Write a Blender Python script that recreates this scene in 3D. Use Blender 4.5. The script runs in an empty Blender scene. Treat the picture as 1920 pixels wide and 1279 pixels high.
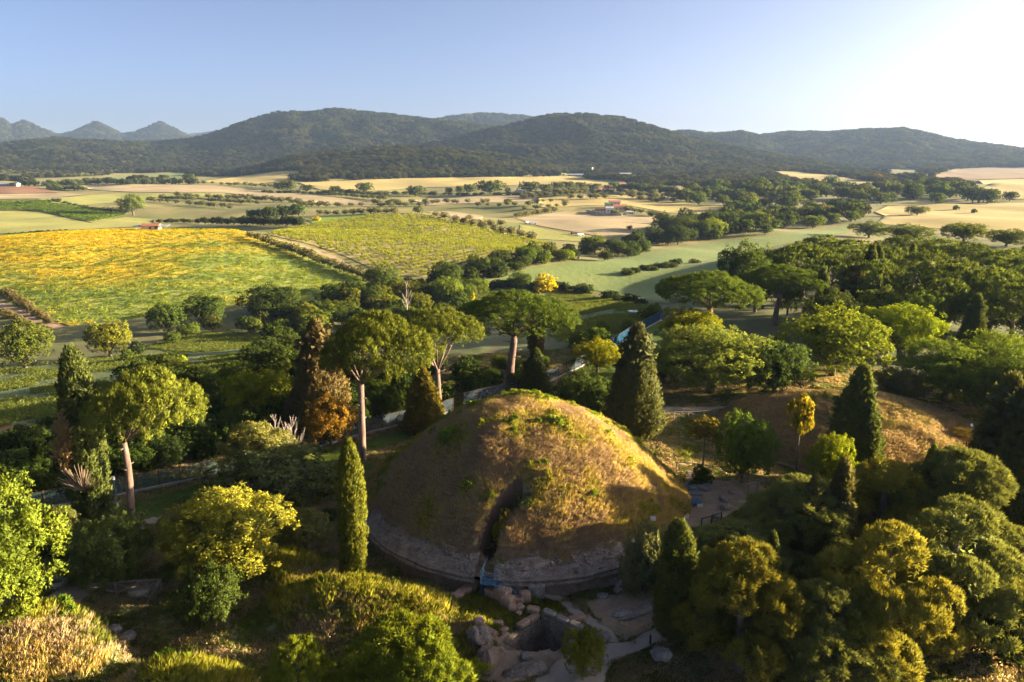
import bpy, math, random
import numpy as np
from mathutils import Vector
from mathutils.geometry import delaunay_2d_cdt
R = math.radians
scene = bpy.context.scene
COL = scene.collection

# ------------------------------------------------------------------ camera
CAM_Z, PITCH, FPX = 32.0, R(13.8), 1400.0
cam_data = bpy.data.cameras.new('camera')
cam_data.sensor_width = 36.0
cam_data.lens = 36.0*FPX/1920.0
cam_data.clip_start = 0.5
cam_data.clip_end = 30000.0
cam = bpy.data.objects.new('camera', cam_data)
COL.objects.link(cam)
cam.location = (0, 0, CAM_Z)
cam.rotation_euler = (R(90)-PITCH, 0, 0)
scene.camera = cam

# ------------------------------------------------------------------ sky, sun, exposure
SUN_EL, SUN_AZ = R(12.3), R(84.0)          # azimuth clockwise from the view direction (+Y) towards +X
world = bpy.data.worlds.new('World')
scene.world = world
world.use_nodes = True
wn = world.node_tree.nodes
sky = wn.new('ShaderNodeTexSky')
sky.sky_type = 'NISHITA'
sky.sun_disc = False
sky.sun_elevation = SUN_EL
sky.sun_rotation = SUN_AZ
sky.altitude = 300
sky.air_density = 0.30
sky.dust_density = 4.0
sky.ozone_density = 1.0
bg = wn['Background']
bg.inputs['Strength'].default_value = 0.0525
world.node_tree.links.new(sky.outputs[0], bg.inputs['Color'])

sun_data = bpy.data.lights.new('sun', 'SUN')
sun_data.energy = 4.5
sun_data.angle = R(0.6)
sun_data.color = (1.0, 0.81, 0.55)
sun = bpy.data.objects.new('sun', sun_data)
COL.objects.link(sun)
SUN_DIR = Vector((math.sin(SUN_AZ)*math.cos(SUN_EL), math.cos(SUN_AZ)*math.cos(SUN_EL), math.sin(SUN_EL)))
sun.rotation_euler = SUN_DIR.to_track_quat('Z', 'Y').to_euler()
sun.location = (200, 40, 120)

vs = scene.view_settings
vs.view_transform = 'Standard'
vs.look = 'None'
vs.exposure = 2.75
vs.gamma = 1.0
vs.use_curve_mapping = False
cy = scene.cycles
cy.use_denoising = True
cy.denoiser = 'OPENIMAGEDENOISE'
cy.denoising_input_passes = 'RGB_ALBEDO_NORMAL'
cy.max_bounces = 5
cy.diffuse_bounces = 3
cy.transmission_bounces = 3
cy.glossy_bounces = 2
cy.volume_bounces = 0
cy.transparent_max_bounces = 4
cy.caustics_reflective = False
cy.caustics_refractive = False

# ------------------------------------------------------------------ small helpers
rng = np.random.default_rng(7)
random.seed(7)

def sst(a, b, x):
    t = np.clip((x-a)/(b-a), 0, 1)
    return t*t*(3-2*t)

_wr = np.random.default_rng(11)
_WAVES = {}
def noise2(x, y, scale, seed=0, octaves=4):
    """smooth band-limited noise, about -1..1"""
    out = 0.0
    amp = 1.0
    tot = 0.0
    for o in range(octaves):
        key = (seed, o)
        if key not in _WAVES:
            g = np.random.default_rng(1000+seed*31+o)
            a = g.uniform(0, 2*np.pi, 5)
            _WAVES[key] = (np.cos(a), np.sin(a), g.uniform(.7, 1.4, 5), g.uniform(0, 6.28, 5))
        cs, sn, fq, ph = _WAVES[key]
        k = 2*np.pi/(scale/2**o)
        s = 0.0
        for i in range(5):
            s = s+np.sin(k*fq[i]*(cs[i]*x+sn[i]*y)+ph[i])
        out = out+amp*s/2.6
        tot += amp
        amp *= .5
    return out/tot

def ray(px, py):
    """direction through a point of the 1920x1279 photograph"""
    dx = (np.asarray(px, float)-960.0)/FPX
    dy = -(np.asarray(py, float)-639.5)/FPX
    c, s = math.cos(PITCH), math.sin(PITCH)
    return np.stack([dx, c+dy*s, -s+dy*c], -1)

def flat(px, py, z=0.0):
    d = ray(px, py)
    t = (z-CAM_Z)/d[..., 2]
    return np.stack([d[..., 0]*t, d[..., 1]*t], -1)

# ------------------------------------------------------------------ terrain heights
_f = flat(np.array([-500, 60, 420, 620, 770, 850, 1060, 1250]), np.array([1150, 960, 872, 828, 800, 760, 690, 590]))
_fth = np.arctan2(_f[:, 0], _f[:, 1]); _fr = np.hypot(_f[:, 0], _f[:, 1])
EDGE_TH = np.concatenate([[-1.6], _fth, [R(15), R(19), R(25), R(35), R(50), 1.6]])
EDGE_R = np.concatenate([[30.], _fr, [178., 222., 290., 330., 330., 320.]])

def skyline(pts):
    p = np.array(pts, float)
    d = ray(p[:, 0], p[:, 1])
    return np.arctan2(d[:, 0], d[:, 1]), d[:, 2]/np.hypot(d[:, 0], d[:, 1])

# every ridge: distance of the crest, distance of its foot, profile exponent, crest line as seen in the photograph
RIDGES = [
    (5600, 4300, 1.0, [(-700, 262), (-200, 225), (-40, 216), (0, 223), (22, 240), (45, 229), (75, 244), (110, 256), (140, 250), (180, 231), (205, 243), (228, 255), (258, 250), (300, 232), (335, 248), (360, 262), (420, 300), (500, 340)]),
    (6800, 5600, 1.0, [(250, 300), (330, 252), (400, 243), (460, 248), (560, 300)]),
    (3000, 1900, 1.15, [(-700, 250), (-200, 262), (0, 272), (110, 262), (190, 268), (290, 270), (350, 266), (400, 254), (480, 224), (530, 212), (570, 214), (640, 207), (700, 214), (760, 221), (830, 228), (900, 236), (960, 244), (1010, 256), (1100, 280), (1250, 330)]),
    (4200, 3300, 1.0, [(740, 300), (820, 226), (870, 219), (920, 216), (985, 222), (1040, 236), (1120, 300)]),
    (2450, 1500, 1.1, [(600, 335), (760, 290), (850, 262), (920, 246), (960, 235), (1000, 224), (1050, 218), (1110, 216), (1170, 224), (1240, 244), (1300, 262), (1400, 281), (1500, 298), (1640, 320), (1760, 335), (1900, 345)]),
    (3300, 2500, 1.0, [(1130, 300), (1240, 252), (1290, 249), (1340, 254), (1390, 250), (1420, 257), (1470, 280), (1560, 310)]),
    (3900, 2500, 1.1, [(1330, 300), (1400, 264), (1440, 255), (1480, 251), (1550, 252), (1620, 248), (1690, 244), (1730, 252), (1770, 263), (1820, 272), (1870, 277), (1920, 285), (2100, 292), (2600, 280)]),
    (1750, 1180, 1.2, [(380, 345), (460, 318), (540, 296), (620, 284), (700, 276), (800, 275), (860, 279), (930, 288), (1000, 302), (1060, 316), (1120, 334)]),
]
RIDGES = [(a, b, e) + skyline(p) for a, b, e, p in RIDGES]
FAR_Z = -6.0

def B(px, py, h, sx, sy, rot=0.0):
    c = flat(px, py)
    return (float(c[0]), float(c[1]), h, sx, sy, math.cos(R(rot)), math.sin(R(rot)))
# gentle swellings and hollows of the near ground
BUMPS = [
    B(650, 1150, 2.3, 5.4, 2.8, -8), B(540, 1085, 1.9, 2.8, 2.2, 0), B(800, 1160, 1.1, 2.4, 2.0, 0),
    B(60, 1235, 3.2, 5.0, 3.6, 10), B(330, 1330, 2.6, 4.0, 3.0, 0), B(250, 1195, -1.8, 3.6, 1.6, -35),
    B(1850, 1120, 1.2, 8, 6, 0), B(560, 935, 1.3, 6, 4, 0), B(880, 1215, 1.2, 1.6, 2.4, 0),
]
_ym = flat(210, 520, -14)
def ground_z(x, y):
    x = np.asarray(x, float); y = np.asarray(y, float)
    r = np.hypot(x, y); th = np.arctan2(x, y)
    s = r-np.interp(th, EDGE_TH, EDGE_R)
    out = sst(4, 150+60*sst(.15, .35, th), s)
    z = -16.0*out
    z = z+10.0*sst(480, 1500, r)
    # the flowering field's rounded hill
    ux, uy = x-(-170.), y-345.
    z = z+14.5*np.exp(-(ux/150)**2-(uy/84)**2)
    # vineyard hill
    ux, uy = x-(-70.), y-520.
    z = z+9.0*np.exp(-(ux/120)**2-(uy/110)**2)
    # green slope right of the valley
    z = z+sst(120, 320, r)*(3.0*noise2(x, y, 250, 3, 2)+.8*noise2(x, y, 90, 4, 2))
    near = 1-sst(60, 120, r)
    for cx, cy_, h, sx, sy, c, sn in BUMPS:
        dx, dy = x-cx, y-cy_
        a = (c*dx+sn*dy)/sx; b = (-sn*dx+c*dy)/sy
        z = z+h*np.exp(-(a*a+b*b)**1.25)
    z = z+.12*noise2(x, y, 9, 5, 3)*sst(20, 60, r)*(1-sst(300, 600, r))+.20*noise2(x, y, 3.6, 6, 2)*(1-sst(52, 75, r))
    base = z
    best = z
    for Rr, r0, ex, ths, tes in (RIDGES if np.max(r) > 1150 else []):
        te = np.interp(th, ths, tes)
        cut = (th < ths[0]-1e-6) | (th > ths[-1]+1e-6)
        wob = 1+(.045 if Rr < 5000 else 0)*noise2(th*Rr, r*0, 900, 8, 3)
        RR = Rr*wob
        top = CAM_Z+RR*te-FAR_Z-7.0
        t = (r-r0)/(RR-r0)
        up = np.where(t < 1, sst(0, 1, np.clip(t, 0, 1))**ex, 1-.8*sst(1, 2.2, t))
        gul = 1-.26*(1-sst(.75, 1.0, t))*np.abs(noise2(x, y, 520, int(Rr) % 97, 3))
        h = np.maximum(top, 0)*up*gul
        h = np.where(cut, 0, h)
        best = np.maximum(best, base+h)
    return best

def hill_part(x, y):
    """how far a hill rises over the plain there"""
    r = np.hypot(x, y)
    return ground_z(x, y)-(-16+10*sst(480, 1500, r))

# ------------------------------------------------------------------ the two burial mounds
TC = flat(980, 950); TC = (float(TC[0]), float(TC[1]))
T_R, DRUM_H = 14.6, 2.2
T2C = flat(1598, 812); T2C = (float(T2C[0]), float(T2C[1]))
T2_R, T2_H = 14.5, 4.7
_PR = np.array([0, .08, .2, .35, .5, .65, .8, .9, .93, 1.0])
_PZ = np.array([10.55, 10.5, 10.1, 9.3, 8.2, 6.75, 4.75, 3.2, 2.6, 1.2])
ENT = flat(921, 1064, 1.0); ENT_A = math.atan2(ENT[0]-TC[0], ENT[1]-TC[1])
HEAD = flat(990, 938, 5.2)
def cap_z(x, y):
    """earth cap of the large mound (nan outside)"""
    dx, dy = x-TC[0], y-TC[1]
    rho = np.hypot(dx, dy)/T_R
    ang = np.arctan2(dx, dy)
    z = np.interp(rho, _PR, _PZ)
    z = z-1.5*np.exp(-((ang+1.15)/.30)**2)*np.exp(-((rho-.60)/.22)**2)
    z = z+.9*np.exp(-((ang+.75)/.35)**2)*np.exp(-((rho-.72)/.2)**2)
    z = z+.22*noise2(x, y, 5.5, 21, 4)*(1-.6*sst(.85, 1., rho))+.45*noise2(x, y, 14, 22, 2)*np.sin(np.clip(rho, 0, 1)*np.pi)
    # entrance passage cut into the slope
    ex, ey = ENT; hx, hy = HEAD
    L = math.hypot(hx-ex, hy-ey)
    ux, uy = (hx-ex)/L, (hy-ey)/L
    t = ((x-ex)*ux+(y-ey)*uy)/L
    bend = .55*np.sin(np.clip(t, 0, 1)*np.pi)
    d = np.abs((x-ex)*(-uy)+(y-ey)*ux-bend)
    floor = 1.0+.3*np.clip(t, 0, 1)
    w = (1-sst(.62, .95, d))*sst(-.3, 0.0, t)*(1-sst(.8, 1.08, t))
    z = z*(1-w)+np.minimum(z, floor+3.3*np.clip(t, 0, 1)**2.2)*w
    return np.where(rho <= 1.0, z, np.nan)

def cap2_z(x, y):
    dx, dy = x-T2C[0], y-T2C[1]
    rho = np.hypot(dx/1.12, dy)/T2_R
    z = T2_H*(1-rho**1.55)+.3*noise2(x, y, 7, 23, 4)
    return np.where(rho < 1.0, z, np.nan)

def top_z(x, y):
    z = ground_z(x, y)
    z = np.fmax(z, cap_z(np.asarray(x, float), np.asarray(y, float)))
    return np.fmax(z, cap2_z(np.asarray(x, float), np.asarray(y, float)))

_TT = np.concatenate([np.linspace(18, 140, 420), np.geomspace(140.5, 9000, 900)])
def hit(px, py, fn=None):
    """where the sight line through a photograph point meets the land: x, y, z"""
    d = ray(px, py); d = d/np.linalg.norm(d)
    X = d[0]*_TT; Y = d[1]*_TT; Z = CAM_Z+d[2]*_TT
    f = fn or top_z
    m = 640
    g = Z[:m]-f(X[:m], Y[:m])
    i = np.nonzero(g < 0)[0]
    if len(i) == 0:
        g = np.concatenate([g, Z[m:]-f(X[m:], Y[m:])]); i = np.nonzero(g < 0)[0]
    if len(i) == 0:
        i = [len(_TT)-1]
    i = max(int(i[0]), 1)
    a = g[i-1]/(g[i-1]-g[i]+1e-9)
    t = _TT[i-1]+a*(_TT[i]-_TT[i-1])
    x, y = d[0]*t, d[1]*t
    return float(x), float(y), float((fn or top_z)(x, y))

def z_at(py, px, x, y):
    """height of the sight line (px,py) above the point x,y"""
    d = ray(px, py)
    return CAM_Z+d[2]/math.hypot(d[0], d[1])*math.hypot(x, y)

# ------------------------------------------------------------------ mesh helpers
def mesh_np(name, verts, faces, attrs=None, smooth=False):
    """faces: (n,3) or (n,4) int array"""
    verts = np.asarray(verts, np.float32); faces = np.asarray(faces, np.int32)
    me = bpy.data.meshes.new(name)
    n, k = faces.shape
    me.vertices.add(len(verts)); me.vertices.foreach_set('co', verts.ravel())
    me.loops.add(n*k); me.loops.foreach_set('vertex_index', faces.ravel())
    me.polygons.add(n)
    me.polygons.foreach_set('loop_start', np.arange(0, n*k, k, dtype=np.int32))
    if smooth:
        me.polygons.foreach_set('use_smooth', np.ones(n, bool))
    me.update(calc_edges=True)
    for key, arr in (attrs or {}).items():
        if np.ndim(arr) == 2:
            a = me.attributes.new(key, 'FLOAT_VECTOR', 'POINT'); a.data.foreach_set('vector', np.asarray(arr, np.float32).ravel()); continue
        a = me.attributes.new(key, 'FLOAT', 'POINT')
        a.data.foreach_set('value', np.asarray(arr, np.float32))
    return me

def obj(name, me, mat=None, parent=None, loc=None):
    o = bpy.data.objects.new(name, me)
    COL.objects.link(o)
    if mat is not None and me is not None and len(me.materials) == 0:
        me.materials.append(mat)
    if parent is not None:
        o.parent = parent
    if loc is not None:
        o.location = loc
    return o

def tag(o, label=None, cat=None, group=None, kind=None):
    if label: o['label'] = label
    if cat: o['category'] = cat
    if group: o['group'] = group
    if kind: o['kind'] = kind
    return o

def empty(name, loc, label, cat, group=None, rz=0.0):
    o = bpy.data.objects.new(name, None)
    COL.objects.link(o)
    o.location = loc; o.rotation_euler = (0, 0, rz); o.empty_display_size = .5
    return tag(o, label, cat, group)

class MB:
    """collects boxes, bars, tubes and stones into one mesh"""
    def __init__(s): s.v = []; s.f = []
    def add(s, v, f):
        b = len(s.v); s.v += [tuple(p) for p in v]; s.f += [tuple(i+b for i in q) for q in f]; return s
    def box(s, c, size, rz=0.0, jit=0.0, taper=1.0):
        hx, hy, hz = size[0]/2, size[1]/2, size[2]/2
        co, si = math.cos(rz), math.sin(rz); v = []
        for z in (-1, 1):
            k = taper if z > 0 else 1.0
            for a, b in ((-1, -1), (1, -1), (1, 1), (-1, 1)):
                x, y = a*hx*k+random.uniform(-jit, jit), b*hy*k+random.uniform(-jit, jit)
                v.append((c[0]+co*x-si*y, c[1]+si*x+co*y, c[2]+z*hz+random.uniform(-jit, jit)))
        return s.add(v, [(3, 2, 1, 0), (4, 5, 6, 7), (0, 1, 5, 4), (1, 2, 6, 5), (2, 3, 7, 6), (3, 0, 4, 7)])
    def tube(s, pts, radii, k=6, cap=True):
        pts = [Vector(p) for p in pts]
        if not hasattr(radii, '__len__'): radii = [radii]*len(pts)
        rings = []; v = []
        for i, p in enumerate(pts):
            d = (pts[min(i+1, len(pts)-1)]-pts[max(i-1, 0)])
            d = d.normalized() if d.length > 1e-9 else Vector((0, 0, 1))
            a = d.orthogonal().normalized() if i == 0 else (a-d*a.dot(d)).normalized()
            b = d.cross(a)
            rings.append(len(v))
            for j in range(k):
                an = 2*math.pi*j/k
                v.append(p+(a*math.cos(an)+b*math.sin(an))*radii[i])
        f = []
        for i in range(len(pts)-1):
            for j in range(k):
                f.append((rings[i]+j, rings[i]+(j+1) % k, rings[i+1]+(j+1) % k, rings[i+1]+j))
        if cap:
            f.append(tuple(range(rings[-1], rings[-1]+k))); f.append(tuple(range(k-1, -1, -1)))
        return s.add(v, f)
    def bar(s, a, b, r, k=5): return s.tube([a, b], r, k)
    def mesh(s, name, smooth=False):
        me = bpy.data.meshes.new(name); me.from_pydata(s.v, [], s.f)
        if smooth: me.polygons.foreach_set('use_smooth', [True]*len(me.polygons))
        me.update(); return me
    def build(s, name, mat, parent=None, loc=None, smooth=False):
        return obj(name, s.mesh(name, smooth), mat, parent, loc)

# ------------------------------------------------------------------ materials
def node_mat(name):
    m = bpy.data.materials.new(name); m.use_nodes = True
    nt = m.node_tree; nt.nodes.clear()
    out = nt.nodes.new('ShaderNodeOutputMaterial')
    return m, nt, out
def N(nt, t, **kw):
    n = nt.nodes.new(t)
    for k, v in kw.items(): setattr(n, k, v)
    return n
def ramp(nt, fac, stops):
    n = nt.nodes.new('ShaderNodeValToRGB'); e = n.color_ramp.elements
    while len(e) < len(stops): e.new(.5)
    for i, (p, c) in enumerate(stops):
        e[i].position = p; e[i].color = (*c, 1)
    nt.links.new(fac, n.inputs['Fac']); return n.outputs['Color']
def noise(nt, vec, scale, detail=4, rough=.55):
    n = nt.nodes.new('ShaderNodeTexNoise'); n.inputs['Scale'].default_value = scale
    n.inputs['Detail'].default_value = detail; n.inputs['Roughness'].default_value = rough
    if vec is not None: nt.links.new(vec, n.inputs['Vector'])
    return n.outputs['Fac']
def mixc(nt, fac, a, b, mode='MIX'):
    n = nt.nodes.new('ShaderNodeMix'); n.data_type = 'RGBA'; n.blend_type = mode
    for sock, v in ((n.inputs[0], fac), (n.inputs[6], a), (n.inputs[7], b)):
        if hasattr(v, 'links') or hasattr(v, 'is_linked'): nt.links.new(v, sock)
        elif isinstance(v, (int, float)): sock.default_value = v
        else: sock.default_value = (*v, 1)
    return n.outputs[2]
def mapping(nt, scale=(1, 1, 1), rz=0.0, coord='Object'):
    tc = nt.nodes.new('ShaderNodeTexCoord'); mp = nt.nodes.new('ShaderNodeMapping')
    mp.inputs['Scale'].default_value = scale; mp.inputs['Rotation'].default_value = (0, 0, rz)
    nt.links.new(tc.outputs[coord], mp.inputs['Vector']); return mp.outputs['Vector']
def bump(nt, h, strength, dist):
    n = nt.nodes.new('ShaderNodeBump'); n.inputs['Strength'].default_value = strength; n.inputs['Distance'].default_value = dist
    nt.links.new(h, n.inputs['Height']); return n.outputs['Normal']
def surf(nt, out, color, rough=.9, normal=None, metal=0.0):
    p = nt.nodes.new('ShaderNodeBsdfPrincipled')
    if hasattr(color, 'is_linked'): nt.links.new(color, p.inputs['Base Color'])
    else: p.inputs['Base Color'].default_value = (*color, 1)
    p.inputs['Roughness'].default_value = rough; p.inputs['Metallic'].default_value = metal
    p.inputs['Specular IOR Level'].default_value = .2
    if normal is not None: nt.links.new(normal, p.inputs['Normal'])
    nt.links.new(p.outputs[0], out.inputs['Surface']); return p

def ground_mat(name, stops, scale=.05, fine=1.2, stretch=(1, 1, 1), rz=0.0, spots=None, bumpd=.15, spot_scale=.03):
    """soil or crop: two sizes of noise through a colour ramp, optional second colour in drifts"""
    m, nt, out = node_mat(name)
    v = mapping(nt, stretch, rz)
    a = noise(nt, v, scale, 5, .6); b = noise(nt, v, fine, 4, .65)
    mx = N(nt, 'ShaderNodeMath', operation='MULTIPLY_ADD'); nt.links.new(a, mx.inputs[0]); mx.inputs[1].default_value = .6
    k = N(nt, 'ShaderNodeMath', operation='MULTIPLY'); nt.links.new(b, k.inputs[0]); k.inputs[1].default_value = .4
    nt.links.new(k.outputs[0], mx.inputs[2])
    col = ramp(nt, mx.outputs[0], stops)
    if spots:
        c2, lo, hi = spots
        s = noise(nt, mapping(nt, stretch, rz), spot_scale, 6, .68)
        f = ramp(nt, s, [(lo, (0, 0, 0)), (hi, (1, 1, 1))])
        col = mixc(nt, f, col, c2)
    surf(nt, out, col, .95, bump(nt, b, .6, bumpd))
    return m
# ------------------------------------------------------------------ foliage
def leaf_mat(name, fixed=None, trans=.30, warm=(2.35, 2.1, .95), var=.18, soft=.72):
    m, nt, out = node_mat(name)
    oi = N(nt, 'ShaderNodeObjectInfo')
    at = N(nt, 'ShaderNodeAttribute', attribute_name='tint')
    if fixed is None: base = oi.outputs['Color']
    else:
        rgb = N(nt, 'ShaderNodeRGB'); rgb.outputs[0].default_value = (*fixed, 1); base = rgb.outputs[0]
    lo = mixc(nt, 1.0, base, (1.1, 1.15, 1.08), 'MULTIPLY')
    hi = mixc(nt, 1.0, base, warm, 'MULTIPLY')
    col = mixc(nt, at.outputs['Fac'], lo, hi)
    if var:
        r = N(nt, 'ShaderNodeMapRange'); nt.links.new(oi.outputs['Random'], r.inputs[0]); r.inputs[3].default_value = 1-var; r.inputs[4].default_value = 1+var
        cb = N(nt, 'ShaderNodeCombineColor')
        for i in range(3): nt.links.new(r.outputs[0], cb.inputs[i])
        col = mixc(nt, 1.0, col, cb.outputs[0], 'MULTIPLY')
    df = N(nt, 'ShaderNodeBsdfDiffuse'); tr = N(nt, 'ShaderNodeBsdfTranslucent'); mx = N(nt, 'ShaderNodeMixShader')
    nt.links.new(col, df.inputs[0])
    tcol = mixc(nt, 1.0, col, (1.25, 1.15, .5), 'MULTIPLY'); nt.links.new(tcol, tr.inputs[0])
    mx.inputs[0].default_value = trans
    if soft:       # leaves turn with their spray, so a spray is shaded as a round tuft
        an = N(nt, 'ShaderNodeAttribute', attribute_name='spray'); vt = N(nt, 'ShaderNodeVectorTransform', vector_type='NORMAL', convert_from='OBJECT', convert_to='WORLD')
        nt.links.new(an.outputs['Vector'], vt.inputs[0]); ge = N(nt, 'ShaderNodeNewGeometry')
        vm = N(nt, 'ShaderNodeMix', data_type='VECTOR'); vm.inputs[0].default_value = soft
        nt.links.new(ge.outputs['Normal'], vm.inputs[4]); nt.links.new(vt.outputs[0], vm.inputs[5])
        nz_ = N(nt, 'ShaderNodeVectorMath', operation='NORMALIZE'); nt.links.new(vm.outputs[1], nz_.inputs[0]); nt.links.new(nz_.outputs[0], df.inputs['Normal'])
    nt.links.new(df.outputs[0], mx.inputs[1]); nt.links.new(tr.outputs[0], mx.inputs[2]); nt.links.new(mx.outputs[0], out.inputs['Surface'])
    return m
LEAF = leaf_mat('foliage')

def bark_mat(name, c1, c2, scale=3.0):
    m, nt, out = node_mat(name)
    v = mapping(nt, (scale, scale, scale*.25))
    a = noise(nt, v, 1.0, 5, .65)
    surf(nt, out, ramp(nt, a, [(.3, c1), (.7, c2)]), .95, bump(nt, a, .8, .06))
    return m
BARK_PINE = bark_mat('pine_bark', (.085, .055, .04), (.24, .165, .125))
BARK_GREY = bark_mat('grey_bark', (.06, .05, .04), (.17, .14, .11))
BARK_PALE = bark_mat('dead_wood', (.22, .17, .14), (.42, .36, .31))

def unit(v): return v/np.maximum(np.linalg.norm(v, axis=-1, keepdims=True), 1e-9)

class Leaves:
    def __init__(s, seed): s.g = np.random.default_rng(seed); s.V = []; s.T = []; s.S = []
    def add(s, cl, rad, out, n, size, wr=.34, up=.3, jit=.7, outb=.7, fill=.55, tint=(0, 1), flatz=1.0):
        """n leaf faces round every clump centre"""
        g = s.g; M = len(cl)
        if M == 0: return s
        cl = np.repeat(np.asarray(cl, float), n, 0); out = np.repeat(np.asarray(out, float), n, 0)
        rad = np.repeat(np.broadcast_to(np.asarray(rad, float), (M,)), n)
        ct = np.repeat(g.uniform(0, 1, M), n)
        u = unit(g.normal(size=(M*n, 3))+out*.8)
        c = cl+u*(rad*g.uniform(fill, 1.0, M*n)**.8)[:, None]*np.array([1, 1, flatz])
        d = unit(u*outb+np.array([0, 0, up])+g.normal(size=(M*n, 3))*jit*.6)
        w = unit(np.cross(d, g.normal(size=(M*n, 3))))
        sz = (size*g.uniform(.65, 1.35, M*n))[:, None]
        s.V.append(np.stack([c-w*sz*wr, c+w*sz*wr, c+d*sz], 1))
        t = tint[0]+(tint[1]-tint[0])*np.clip(.5*ct+.5*g.uniform(0, 1, M*n), 0, 1)
        s.T.append(np.repeat(t, 3)); s.S.append(np.repeat(unit(u*.8+unit(out+1e-6)*.55+g.normal(size=(M*n, 3))*.28), 3, 0))
        return s
    def mesh(s, name):
        V = np.concatenate(s.V).reshape(-1, 3); T = np.concatenate(s.T)
        return mesh_np(name, V, np.arange(len(V)).reshape(-1, 3), {'tint': T, 'spray': np.concatenate(s.S)})

PROTO = {}
def reg(key, crown, trunk=None, crown_name='crown', bark=None, extra=()):
    co = np.empty(len(crown.vertices)*3, np.float32); crown.vertices.foreach_get('co', co); co = co.reshape(-1, 3)
    w = (np.percentile(co[:, 0], 99)-np.percentile(co[:, 0], 1)+np.percentile(co[:, 1], 99)-np.percentile(co[:, 1], 1))/2
    crown.materials.append(LEAF)
    parts = [(crown_name, crown)]
    if trunk is not None:
        trunk.materials.append(bark or BARK_GREY); parts.append(('trunk', trunk))
    for nm, me in extra: parts.append((nm, me))
    PROTO[key] = dict(w=float(w), h=float(np.percentile(co[:, 2], 99.7)), parts=parts)

def umbrella(key, seed, nl=9, R0=7.0, H=15.0, thick=.62, n_puff=105, leaves=56, fork=False, size=.27, lean=0.0):
    g = np.random.default_rng(seed)
    zb = H-R0*thick*.88
    lobes = [(lean, 0.0, R0*.55, zb+R0*.12)]
    for i in range(nl):
        a = 2*math.pi*(i+g.uniform(-.25, .25))/nl
        rr = R0*g.uniform(.44, .66)
        lobes.append((rr*math.cos(a)+lean, rr*math.sin(a), R0*g.uniform(.30, .44), zb+g.uniform(-.12, .06)*R0))
    L = Leaves(seed); C = []; O = []
    for lx, ly, lr, lz in lobes:
        k = int(n_puff*(lr/(R0*.4))**2)
        u = unit(g.normal(size=(k*2, 3))); u = u[u[:, 2] > -.42][:k]
        p = np.array([lx, ly, lz])+u*np.array([lr, lr, lr*.74])
        keep = np.ones(len(p), bool)
        for mx_, my_, mr, mz in lobes:
            if (mx_, my_) == (lx, ly): continue
            q = (p-np.array([mx_, my_, mz]))/np.array([mr, mr, mr*.74])
            keep &= (q*q).sum(1) > .80
        C.append(p[keep]); O.append(u[keep])
    C = np.concatenate(C); O = np.concatenate(O)
    C = C+O*g.uniform(-.25, .25, len(C))[:, None]*R0/7.0
    L.add(C, g.uniform(.36, .62, len(C))*R0/7.0*(46/n_puff)**.25*1.1, unit(O*.6+np.array([0, 0, .9])), leaves, size, wr=.2, up=.9, jit=.5, outb=.9, fill=.55, flatz=.85)
    # the thin inner layer of twigs
    k = int(len(C)*.7); a = g.uniform(0, 6.28, k); rr = R0*.9*np.sqrt(g.uniform(0, 1, k))
    P = np.stack([rr*np.cos(a)+lean, rr*np.sin(a), zb-R0*.02+R0*.24*(1-(rr/R0)**2)+g.normal(size=k)*.25], 1)
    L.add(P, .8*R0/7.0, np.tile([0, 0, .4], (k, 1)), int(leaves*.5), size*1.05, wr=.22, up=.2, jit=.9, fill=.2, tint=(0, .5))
    T = MB()
    wob = [g.uniform(-.6, .6) for _ in range(8)]
    zf = zb-R0*.42 if not fork else zb-R0*.75
    base = [Vector((wob[0]*(1-i/6)*.6, wob[1]*(1-i/6)+.25*math.sin(i*.9+seed), zf*i/6)) for i in range(7)]
    T.tube([base[0]+Vector((0, 0, -.6))]+base, [R0*.085]+[R0*(.070-.0033*i) for i in range(7)], 9)
    top = base[-1]
    for q in range(5):
        f = base[0].lerp(base[-1], g.uniform(.45, .95)); an = g.uniform(0, 6.28); T.tube([f, f+Vector((math.cos(an), math.sin(an), g.uniform(-.1, .5)))*R0*g.uniform(.08, .2)], [R0*.014, R0*.006], 5)
    for lx, ly, lr, lz in lobes:
        e = Vector((lx*.92, ly*.92, lz+lr*.25)); m = top.lerp(e, .5)+Vector((0, 0, -R0*.05))
        T.tube([top-Vector((0, 0, .25)), m, e], [R0*.026, R0*.016, R0*.006], 6)
        for q in range(3):
            f = m.lerp(e, g.uniform(.1, .7)); h = f+Vector((g.uniform(-1, 1), g.uniform(-1, 1), g.uniform(.25, .8)))*R0*.2
            T.tube([f, h], [R0*.012, R0*.005], 4, False)
    reg(key, L.mesh(key+'_crown'), T.mesh(key+'_trunk', True), 'crown', BARK_PINE)

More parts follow.
